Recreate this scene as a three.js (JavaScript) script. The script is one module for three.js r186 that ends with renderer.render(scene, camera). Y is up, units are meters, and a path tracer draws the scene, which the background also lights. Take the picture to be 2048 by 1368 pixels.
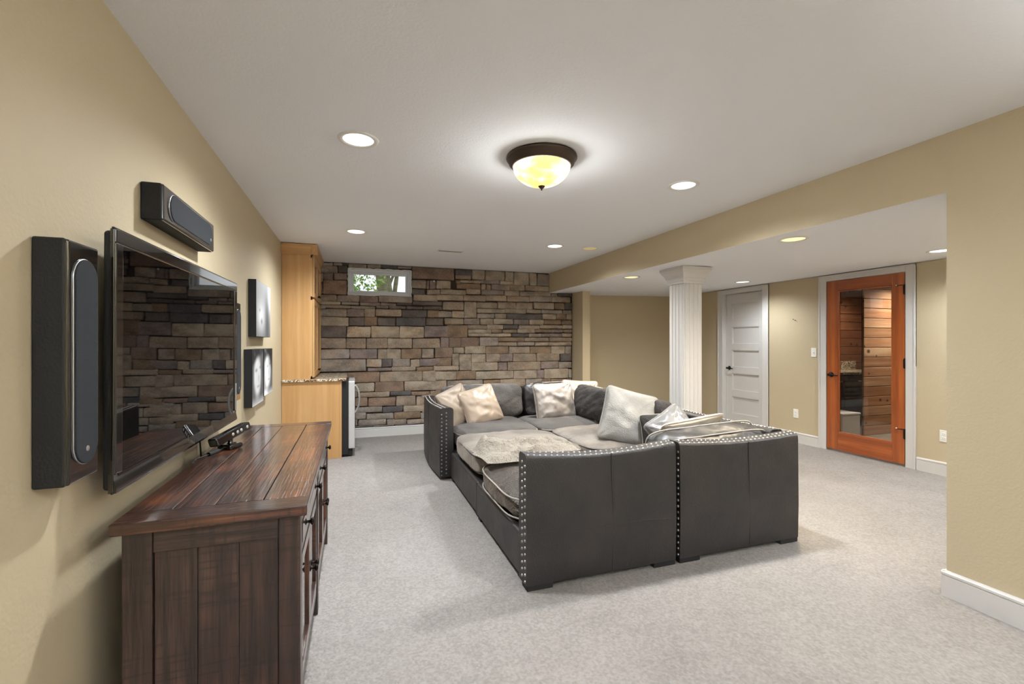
import * as THREE from 'three';
import { RoundedBoxGeometry } from 'three/addons/geometries/RoundedBoxGeometry.js';
import { mergeGeometries, mergeVertices, toCreasedNormals } from 'three/addons/utils/BufferGeometryUtils.js';

// ---------------------------------------------------------------- camera, sky, exposure
const scene = new THREE.Scene();
const YAW = Math.atan(315 / 920);
const camera = new THREE.PerspectiveCamera(2 * Math.atan(684 / 920) * 180 / Math.PI, 2048 / 1368, 0.05, 200);
camera.position.set(0, 1.32, 0);
camera.lookAt(Math.sin(YAW), 1.32, -Math.cos(YAW));
scene.background = new THREE.Color(0.93, 0.97, 1.0);
scene.backgroundIntensity = 1.05;
const renderer = new THREE.WebGLRenderer({ antialias: true });
renderer.toneMapping = THREE.LinearToneMapping;
renderer.toneMappingExposure = 1.1;
renderer.shadowMap.enabled = true;
const COOL = new THREE.Color(0.91, 0.965, 1.0), WARM = new THREE.Color(1.0, 0.86, 0.62);
const POWER = { main: 18, far: 19.5, rear: 0.6, alcove: 8, dim: 15, bowl: 1.4, bath: 15, floor: 23, side: 22 };

// ---------------------------------------------------------------- random numbers and noise
function rng(seed) { let a = seed >>> 0; return () => { a = (a + 0x6d2b79f5) | 0; let t = Math.imul(a ^ (a >>> 15), 1 | a); t = (t + Math.imul(t ^ (t >>> 7), 61 | t)) ^ t; return ((t ^ (t >>> 14)) >>> 0) / 4294967296; }; }
function hash(x, y, s) { let h = Math.imul(x, 374761393) ^ Math.imul(y, 668265263) ^ Math.imul(s, 1274126177); h = Math.imul(h ^ (h >>> 13), 1274126177); return ((h ^ (h >>> 16)) >>> 0) / 4294967296; }
function vnoise(x, y, px, py, s) {                       // value noise that tiles after px, py cells
  const ix = Math.floor(x), iy = Math.floor(y), fx = x - ix, fy = y - iy, u = fx * fx * (3 - 2 * fx), v = fy * fy * (3 - 2 * fy), m = (a, b) => ((a % b) + b) % b;
  const a = hash(m(ix, px), m(iy, py), s), b = hash(m(ix + 1, px), m(iy, py), s), c = hash(m(ix, px), m(iy + 1, py), s), d = hash(m(ix + 1, px), m(iy + 1, py), s);
  return a + (b - a) * u + (c - a) * v + (a - b - c + d) * u * v;
}
function fbm(u, v, cx, cy, oct, s) { let sum = 0, amp = 0.5, tot = 0; for (let i = 0; i < oct; i++) { sum += amp * vnoise(u * cx, v * cy, cx, cy, s + i); tot += amp; amp *= 0.5; cx *= 2; cy *= 2; } return sum / tot; }
function n3(x, y, z, s) { return (vnoise(x, y + z * 0.71, 4096, 4096, s) + vnoise(y + 7.3, z - x * 0.53, 4096, 4096, s + 9)) - 1; }
const clamp = (x, a = 0, b = 1) => Math.min(b, Math.max(a, x)), lerp = (a, b, t) => a + (b - a) * t, sstep = (a, b, x) => { const t = clamp((x - a) / (b - a)); return t * t * (3 - 2 * t); };

function tex(n, metres, f, srgb = true) {                  // f(u, v) gives a grey or [r, g, b] in 0..1
  const d = new Uint8Array(n * n * 4);
  for (let j = 0; j < n; j++) for (let i = 0; i < n; i++) {
    const c = f(i / n, j / n), o = (j * n + i) * 4, a = Array.isArray(c);
    for (let k = 0; k < 3; k++) d[o + k] = clamp(a ? c[k] : c) * 255; d[o + 3] = 255;
  }
  const t = new THREE.DataTexture(d, n, n, THREE.RGBAFormat);
  t.wrapS = t.wrapT = THREE.RepeatWrapping; t.magFilter = THREE.LinearFilter; t.minFilter = THREE.LinearFilter; t.repeat.set(1 / metres, 1 / metres);
  if (srgb) t.colorSpace = THREE.SRGBColorSpace;
  t.needsUpdate = true; return t;
}
const hex = (h) => [(h >> 16 & 255) / 255, (h >> 8 & 255) / 255, (h & 255) / 255];
const mix = (a, b, t) => [lerp(a[0], b[0], t), lerp(a[1], b[1], t), lerp(a[2], b[2], t)];
const mul = (a, k) => [a[0] * k, a[1] * k, a[2] * k];

// ---------------------------------------------------------------- materials
const std = (o) => new THREE.MeshStandardMaterial(o), phys = (o) => new THREE.MeshPhysicalMaterial(o);
const fine = tex(256, 0.12, (u, v) => fbm(u, v, 24, 24, 3, 5), false);
const paintBump = tex(256, 0.35, (u, v) => fbm(u, v, 40, 40, 2, 15), false);
const carpetMap = tex(1024, 1.6, (u, v) => { const a = fbm(u, v, 5, 5, 3, 1), b = fbm(u, v, 160, 160, 2, 2), c = fbm(u, v, 40, 40, 2, 3); const k = 1 + 0.10 * (a - 0.5) + 0.20 * (b - 0.5) + 0.05 * (c - 0.5); return mul(hex(0x8c8682), k); });
const carpetBump = tex(1024, 1.6, (u, v) => 0.6 * fbm(u, v, 200, 200, 2, 21) + 0.4 * fbm(u, v, 60, 60, 2, 22), false);
function woodTex(base, dark, light, n, metres, k, seed, knots = 0) {     // grain along u
  const r = rng(seed), K = []; for (let i = 0; i < knots; i++) K.push([r(), r(), 0.008 + r() * 0.014]);
  return tex(n, metres, (u, v) => {
    let w = v + 0.02 * (fbm(u, v, 2, 3, 3, seed) - 0.5), kn = 0;
    for (const [x, y, s] of K) { let dx = Math.abs(u - x), dy = Math.abs(v - y); dx = Math.min(dx, 1 - dx); dy = Math.min(dy, 1 - dy); const d = Math.hypot(dx * 0.8, dy); kn = Math.max(kn, 1 - sstep(s * 0.5, s * 1.2, d)); w += 0.012 * Math.exp(-d * d / (s * s * 5)); }
    const ring = fbm(u, w, 1, 26, 2, seed + 1), fib = fbm(u, w, 6, 130, 2, seed + 2), blot = fbm(u, v, 3, 3, 3, seed + 3);
    let c = mix(hex(dark), hex(base), sstep(0.15, 0.75, 0.5 * ring + 0.3 * fib + 0.2 * blot)); c = mix(c, hex(light), sstep(0.5, 0.85, ring * 0.6 + blot * 0.4) * k);
    return kn > 0 ? mix(c, mul(hex(dark), 0.45), kn * 0.85) : c;
  });
}
const rustic = (base, dark, light, seed) => { const b = [hex(base), hex(dark), hex(light)]; return tex(512, 0.7, (u, v) => { const g = fbm(u, v, 2, 40, 3, seed), bl = fbm(u, v, 3, 4, 3, seed + 3), saw = fbm(u, v, 70, 5, 2, seed + 6), f = fbm(u, v, 12, 150, 2, seed + 9); let c = mix(b[1], b[0], sstep(0.2, 0.75, 0.45 * g + 0.4 * bl + 0.15 * f)); c = mix(c, b[2], 0.75 * sstep(0.5, 0.8, 0.65 * bl + 0.35 * g)); return mix(c, b[1], 0.55 * sstep(0.6, 0.78, saw)); }); };
const darkWood = rustic(0x48342b, 0x221713, 0x6f5241, 31), topWood = rustic(0x4a291b, 0x231009, 0x7c4a2e, 231);
const darkBump = tex(512, 0.55, (u, v) => 0.6 * fbm(u, v, 5, 90, 3, 35) + 0.4 * fbm(u, v, 6, 8, 2, 36), false);
const maple = woodTex(0xc79c68, 0xb98d58, 0xd3ab79, 512, 1.1, 0.5, 41);
const cedar = woodTex(0xb9926f, 0x94694a, 0xd3b08c, 512, 1.3, 0.6, 51, 13);
const door = woodTex(0xa45522, 0x7f3d16, 0xba6c34, 512, 1.0, 0.5, 61);
const leatherBump = tex(512, 0.32, (u, v) => 0.55 * fbm(u, v, 60, 60, 2, 71) + 0.45 * fbm(u, v, 8, 8, 3, 73), false);
const leatherMap = tex(512, 0.9, (u, v) => { const k = fbm(u, v, 5, 5, 4, 75); return mix(hex(0x232020), hex(0x2e2927), sstep(0.25, 0.8, k)); });
const leatherRough = tex(512, 0.9, (u, v) => 0.40 + 0.2 * fbm(u, v, 9, 9, 4, 78), false);
const velvetMap = tex(512, 0.8, (u, v) => { const k = fbm(u, v, 4, 4, 4, 81); return mix([0.82, 0.82, 0.82], [1, 1, 1], sstep(0.3, 0.72, k)); });
const velvetBump = tex(512, 0.5, (u, v) => 0.7 * fbm(u, v, 5, 7, 3, 83) + 0.3 * fbm(u, v, 90, 90, 2, 84), false);
const satinBump = tex(512, 0.6, (u, v) => { const a = fbm(u, v, 3, 3, 3, 86); return 0.5 * (0.5 + 0.5 * Math.sin((3 * v + u + a * 1.6) * 6.2832)) + 0.5 * fbm(u, v, 9, 5, 3, 87); }, false);
const stoneMap = tex(512, 0.6, (u, v) => { const a = fbm(u, v, 5, 7, 4, 91), b = fbm(u, v, 60, 60, 2, 92), c = fbm(u, v, 4, 5, 3, 93); const k = 0.74 + 0.34 * (a - 0.5) + 0.2 * (b - 0.5); return [k * (1.25 + 0.16 * (c - 0.5)), k * 1.22, k * (1.2 - 0.12 * (c - 0.5))]; });
const stoneBump = tex(512, 0.45, (u, v) => 0.6 * fbm(u, v, 7, 9, 4, 95) + 0.4 * fbm(u, v, 50, 50, 2, 96), false);
const granite = tex(512, 0.35, (u, v) => { const a = fbm(u, v, 40, 40, 2, 101), b = fbm(u, v, 24, 24, 2, 103), c = fbm(u, v, 9, 9, 3, 105); let k = mix(hex(0xb9a68a), hex(0xe0d3bd), sstep(0.3, 0.7, c)); if (a < 0.36) k = hex(0x2c2521); else if (b > 0.64) k = hex(0x7c5a3c); return k; });
const tileMap = tex(256, 0.6, (u, v) => mul(hex(0x8f857a), 0.85 + 0.35 * (fbm(u, v, 6, 6, 4, 111) - 0.1)));
const barkMap = tex(256, 0.6, (u, v) => mix(hex(0x5a5a3c), hex(0xa29c80), fbm(u, v, 18, 3, 3, 121)));
const grilleBump = tex(128, 0.03, (u, v) => 0.5 + 0.25 * Math.sin(u * 75.4) + 0.25 * Math.sin(v * 75.4), false);

const M = {
  paint: std({ color: 0xbdae91, roughness: 0.62, bumpMap: paintBump, bumpScale: 0.0006 }),
  ceiling: std({ color: 0xf1f3f8, roughness: 0.9, bumpMap: paintBump, bumpScale: 0.0005 }),
  white: std({ color: 0xcfccc9, roughness: 0.42, bumpMap: fine, bumpScale: 0.0002 }),
  plate: std({ color: 0xeeece6, roughness: 0.35 }),
  carpet: std({ map: carpetMap, roughness: 1, bumpMap: carpetBump, bumpScale: 0.005 }),
  mortar: std({ color: 0x3a2d24, roughness: 1, bumpMap: fine, bumpScale: 0.003 }),
  darkWood: phys({ map: darkWood, roughness: 0.42, bumpMap: darkBump, bumpScale: 0.003, clearcoat: 0.35, clearcoatRoughness: 0.3 }),
  darkTop: phys({ map: topWood, roughness: 0.32, bumpMap: darkBump, bumpScale: 0.004, clearcoat: 0.8, clearcoatRoughness: 0.14 }),
  bronze: std({ color: 0x1c1714, roughness: 0.4, metalness: 0.7 }),
  maple: phys({ map: maple, roughness: 0.45, clearcoat: 0.2, clearcoatRoughness: 0.35 }),
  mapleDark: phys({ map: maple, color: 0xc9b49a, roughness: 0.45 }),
  cedar: std({ map: cedar, roughness: 0.6 }),
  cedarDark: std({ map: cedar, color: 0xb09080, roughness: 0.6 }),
  door: phys({ map: door, roughness: 0.38, clearcoat: 0.5, clearcoatRoughness: 0.22 }),
  leather: phys({ map: leatherMap, roughnessMap: leatherRough, roughness: 1, bumpMap: leatherBump, bumpScale: 0.002, clearcoat: 0.1, clearcoatRoughness: 0.45 }),
  seam: std({ color: 0x2a2522, roughness: 0.6 }),
  nail: std({ color: 0xa8a4a0, roughness: 0.3, metalness: 1 }),
  blackGloss: phys({ color: 0x0b0b0c, roughness: 0.12, clearcoat: 1, clearcoatRoughness: 0.04 }),
  black: std({ color: 0x151516, roughness: 0.7, bumpMap: fine, bumpScale: 0.0004 }),
  boxBlack: std({ color: 0x0e0e0e, roughness: 0.72, bumpMap: fine, bumpScale: 0.0006 }),
  grille: std({ color: 0x1e2126, roughness: 0.9, bumpMap: grilleBump, bumpScale: 0.0006 }),
  screen: phys({ color: 0x040405, roughness: 0.02, ior: 1.5, clearcoat: 0.25, clearcoatRoughness: 0.01 }),
  silver: std({ color: 0xc9c9cb, roughness: 0.3, metalness: 0.9 }),
  steel: std({ color: 0xd4d4d6, roughness: 0.42, metalness: 0.55 }),
  granite: phys({ map: granite, roughness: 0.25, clearcoat: 0.4, clearcoatRoughness: 0.1 }),
  glass: phys({ color: 0xffffff, roughness: 0.02, transmission: 1, thickness: 0, ior: 1.5 }),
  doorGlass: phys({ color: 0xf4f1ec, roughness: 0.02, transmission: 1, thickness: 0, ior: 1.5 }),
  vinyl: std({ color: 0xd8dde4, roughness: 0.4 }),
  caulk: std({ color: 0xdde2e6, roughness: 0.8, bumpMap: fine, bumpScale: 0.004 }),
  tile: phys({ map: tileMap, roughness: 0.3 }),
  bark: std({ map: barkMap, roughness: 1 }),
  canvasEdge: std({ color: 0x17171a, roughness: 0.8, bumpMap: fine, bumpScale: 0.0005 }),
  lens: std({ color: 0xffffff, roughness: 0.5, emissive: 0xffffff, emissiveIntensity: 2.6 }),
  lensDim: std({ color: 0xfff0c8, roughness: 0.5, emissive: 0xffe4a0, emissiveIntensity: 1.0 }),
  lensOff: std({ color: 0xe9d9a8, roughness: 0.4, emissive: 0xe8cf90, emissiveIntensity: 0.25 }),
  trim: std({ color: 0xe8e6e2, roughness: 0.5 }),
  ringBronze: std({ color: 0x4a3d35, roughness: 0.5, metalness: 0.55 }),
};
const velvet = (c, sheen, rough = 0.75, bump = 0.012) => phys({ color: c, map: velvetMap, roughness: rough, sheen: 1, sheenColor: sheen, sheenRoughness: 0.4, bumpMap: velvetBump, bumpScale: bump });
const satin = (c, rough = 0.38, bump = 0.012) => phys({ color: c, roughness: rough, metalness: 0.15, sheen: 0.5, sheenColor: c, sheenRoughness: 0.3, bumpMap: satinBump, bumpScale: bump });
const V = {
  grey: velvet(0x57524e, 0x8d8984), dark: velvet(0x332d2a, 0x5a524d), light: velvet(0x8b8279, 0xc4bbb0), brown: velvet(0x544b43, 0xa89a8c, 0.36, 0.02),
  dim: phys({ color: 0x35312f, map: velvetMap, roughness: 0.44, sheen: 0.7, sheenColor: 0x76726e, sheenRoughness: 0.3, bumpMap: satinBump, bumpScale: 0.014 }),
  taupe: satin(0x9a8b7c, 0.5), beige: satin(0xb3a08e, 0.36), silver: satin(0xa1978f, 0.32, 0.016), cream: satin(0xb7a89b, 0.4), pale: velvet(0xa39f99, 0xe8e4de, 0.6, 0.008), shine: satin(0x7b7978, 0.3, 0.02),
  ivory: std({ color: 0xc4b7a4, roughness: 0.8 }), piping: std({ color: 0x9d958c, roughness: 0.6 }), pipeDark: std({ color: 0x37312d, roughness: 0.6 }),
  fur: phys({ color: 0x9b9286, roughness: 1, sheen: 1, sheenColor: 0xe0d8cc, sheenRoughness: 0.6, bumpMap: carpetBump, bumpScale: 0.02 }),
};

// ---------------------------------------------------------------- building helpers
const used = new Map();
function numbered(name) { const n = used.get(name) || 0; used.set(name, n + 1); return n ? name + '_' + String(n).padStart(3, '0') : name; }
function shade(o) { o.castShadow = true; o.receiveShadow = true; return o; }
function info(o, label, category, group, kind) { if (label) o.userData.label = label; if (category) o.userData.category = category; if (group) o.userData.group = group; if (kind) o.userData.kind = kind; return o; }
const origin = new Map();
function thing(name, label, category, [x, y, z], group) {          // a Group at the thing's base; parts are given in world metres
  const o = new THREE.Group(); o.name = numbered(name); o.position.set(x, y, z); scene.add(o); origin.set(o, [x, y, z]); return info(o, label, category, group);
}
function part(name, geos, mat, parent, label, kind) {
  let g = Array.isArray(geos) ? join(geos) : geos; const at = origin.get(parent) || [0, 0, 0];
  g = g.clone().translate(-at[0], -at[1], -at[2]);
  const m = shade(new THREE.Mesh(g, mat)); m.name = name; parent.add(m); origin.set(m, at); return info(m, label, null, null, kind);
}
function struct(name, geos, mat) { const g = Array.isArray(geos) ? join(geos) : geos; const m = shade(new THREE.Mesh(g, mat)); m.name = numbered(name); scene.add(m); return info(m, null, null, null, 'structure'); }
function join(list) { return mergeGeometries(list.map((g) => { const h = g.index ? g.toNonIndexed() : g.clone(); for (const k of Object.keys(h.attributes)) if (!['position', 'normal', 'uv'].includes(k)) h.deleteAttribute(k); return h; })); }
function boxUV(g, grain = 'x', off = [0, 0]) {                        // uv in metres; the grain axis runs along u
  if (g.index) g = g.toNonIndexed();
  const p = g.attributes.position, uv = new Float32Array(p.count * 2), A = new THREE.Vector3(), B = new THREE.Vector3(), C = new THREE.Vector3(), ax = { x: 0, y: 1, z: 2 }[grain];
  for (let i = 0; i < p.count; i += 3) {
    A.fromBufferAttribute(p, i); B.fromBufferAttribute(p, i + 1).sub(A); C.fromBufferAttribute(p, i + 2).sub(A); B.cross(C);
    const n = [Math.abs(B.x), Math.abs(B.y), Math.abs(B.z)], d = n[0] > n[1] ? (n[0] > n[2] ? 0 : 2) : (n[1] > n[2] ? 1 : 2), o = [0, 1, 2].filter((k) => k !== d);
    const a = o.includes(ax) ? ax : o[0], b = o.find((k) => k !== a);
    for (let j = 0; j < 3; j++) { uv[(i + j) * 2] = p.getComponent(i + j, a) + off[0]; uv[(i + j) * 2 + 1] = p.getComponent(i + j, b) + off[1]; }
  }
  g.setAttribute('uv', new THREE.BufferAttribute(uv, 2)); return g;
}
let offs = 0;
const nextOff = () => { offs += 1; return [offs * 0.377 % 5, offs * 0.619 % 5]; };
function bx(x0, x1, y0, y1, z0, z1, grain = 'x', off = [0, 0]) { return boxUV(new THREE.BoxGeometry(x1 - x0, y1 - y0, z1 - z0).translate((x0 + x1) / 2, (y0 + y1) / 2, (z0 + z1) / 2), grain, off); }
function rb(x0, x1, y0, y1, z0, z1, r = 0.004, grain = 'x', seg = 2) { r = Math.min(r, (x1 - x0) / 2.01, (y1 - y0) / 2.01, (z1 - z0) / 2.01); return boxUV(new RoundedBoxGeometry(x1 - x0, y1 - y0, z1 - z0, seg, r).translate((x0 + x1) / 2, (y0 + y1) / 2, (z0 + z1) / 2), grain, nextOff()); }
function lathe(profile, seg, x, y, z, rot) { const g = new THREE.LatheGeometry(profile.map(([r, h]) => new THREE.Vector2(r, h)), seg); if (rot) g.rotateX(rot[0]).rotateY(rot[1]).rotateZ(rot[2]); return g.translate(x, y, z); }
function tube(points, r, seg = 40, rad = 6, closed = false) { return new THREE.TubeGeometry(new THREE.CatmullRomCurve3(points.map((p) => new THREE.Vector3(...p)), closed), seg, r, rad, closed); }
function prism(shape, depth, bevel = 0) { return new THREE.ExtrudeGeometry(shape, { depth, bevelEnabled: bevel > 0, bevelThickness: bevel, bevelSize: bevel, bevelOffset: -bevel, bevelSegments: 2, curveSegments: 16 }); }
function poly(pts) { return new THREE.Shape(pts.map(([x, y]) => new THREE.Vector2(x, y))); }
function extrudeZ(pts, z0, z1) { return boxUV(prism(poly(pts), z1 - z0).translate(0, 0, z0), 'z', nextOff()); }      // profile in x, y
function extrudeX(pts, x0, x1) { return boxUV(prism(poly(pts), x1 - x0).rotateY(Math.PI / 2).translate(x0, 0, 0), 'x', nextOff()); }   // profile as (-z, y)

// soft body: a superellipsoid box in metres about its centre, with crowned top and creases
function softBox(w, h, d, o = {}) {
  const { n = 5, seg = 22, crown = 0.15, amp = 0.008, seed = 1, pinch = 0 } = o;
  let g = new THREE.BoxGeometry(2, 2, 2, seg, Math.max(6, seg >> 1), seg); g.deleteAttribute('uv'); g.deleteAttribute('normal'); g = mergeVertices(g, 1e-4);
  const p = g.attributes.position;
  for (let i = 0; i < p.count; i++) {
    let x = p.getX(i), y = p.getY(i), z = p.getZ(i);
    const m = Math.max(Math.abs(x), Math.abs(y), Math.abs(z)), l = Math.pow(Math.abs(x) ** n + Math.abs(y) ** n + Math.abs(z) ** n, 1 / n), k = m / l;
    x *= k; y *= k; z *= k;
    y *= 1 + crown * (1 - x * x) * (1 - z * z) - pinch * (Math.abs(x) ** 3 + Math.abs(z) ** 3) * 0.5;
    const q = amp * (n3(x * w * 6 + 3, y * h * 6, z * d * 6, seed) + 0.5 * n3(x * w * 14, y * h * 14 + 5, z * d * 14, seed + 3));
    p.setXYZ(i, x * (w / 2 + q), y * (h / 2 + q), z * (d / 2 + q));
  }
  g.computeVertexNormals(); return boxUV(g, 'x', nextOff());
}
function softRing(w, d, y, r, n = 5, amp = 0.004, seed = 1) {       // piping round a soft box at height y
  const pts = []; for (let i = 0; i < 72; i++) { const t = i / 72 * Math.PI * 2, c = Math.cos(t), s = Math.sin(t), k = 1 / Math.pow(Math.abs(c) ** n + Math.abs(s) ** n, 1 / n); pts.push([c * k * w / 2, y + amp * n3(c * 3, s * 3, 0, seed), s * k * d / 2]); }
  return tube(pts, r, 110, 5, true);
}
// pillow: standing in x, y with its base at y = 0, facing +z
function outline(w, h, u, v) { const k = 0.05, c = 1 - 0.07 * (u * u * v * v) ** 5; return [w / 2 * u * (1 - k * (1 - v * v)) * c, h / 2 * v * (1 - k * (1 - u * u)) * c]; }
function pillowGeo(w, h, t, seed = 1, amp = 0.008, slump = 0.0) {
  const N = 34, pos = [], idx = [];
  for (const side of [1, -1]) {
    const base = pos.length / 3;
    for (let j = 0; j <= N; j++) for (let i = 0; i <= N; i++) {
      const u = -Math.cos(i / N * Math.PI) * 0.5 + (i / N * 2 - 1) * 0.5, v = -Math.cos(j / N * Math.PI) * 0.5 + (j / N * 2 - 1) * 0.5;
      const [x, y] = outline(w, h, u, v), e = Math.max(0, (1 - u * u) * (1 - v * v));
      const sag = 1 + slump * (-v) * 0.6;
      const cr = amp * (n3(x * 11, y * 11, side * 3, seed) + 0.7 * n3(x * 24 + 4, y * 24, side * 5, seed + 5)) * Math.pow(e, 0.35);
      let cz = 0; for (const a of [-1, 1]) for (const b of [-1, 1]) { const dx = u - a, dy = v - b, dd = Math.hypot(dx, dy); cz += Math.exp(-dd * 2.2) * Math.sin(Math.atan2(dy, dx) * (11 + a + 2 * b) + seed + side) * amp * 1.1; } cz += amp * 0.6 * Math.sin((u * 0.7 + v) * 7 + 3 * n3(u * 2, v * 2, side, seed + 8)) * e;
      pos.push(x, y + h / 2, e > 0 ? side * (cz * Math.pow(e, 0.3)) + side * (t / 2 * Math.pow(e, 0.36) * sag + cr) : 0);
    }
    for (let j = 0; j < N; j++) for (let i = 0; i < N; i++) { const a = base + j * (N + 1) + i, b = a + 1, c = a + N + 1, d = c + 1; if (side > 0) idx.push(a, b, d, a, d, c); else idx.push(a, d, b, a, c, d); }
  }
  let g = new THREE.BufferGeometry(); g.setAttribute('position', new THREE.Float32BufferAttribute(pos, 3)); g.setIndex(idx); g = mergeVertices(g, 1e-5); g.computeVertexNormals();
  return boxUV(g, 'x', nextOff());
}
function pillowPiping(w, h, r) {
  const pts = [], N = 14; for (let k = 0; k < 4; k++) for (let i = 0; i < N; i++) { const t = i / N * 2 - 1, uv = [[t, -1], [1, t], [-t, 1], [-1, -t]][k], [x, y] = outline(w, h, uv[0], uv[1]); pts.push([x, y + h / 2, 0]); }
  return tube(pts, r, 150, 5, true);
}

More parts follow.
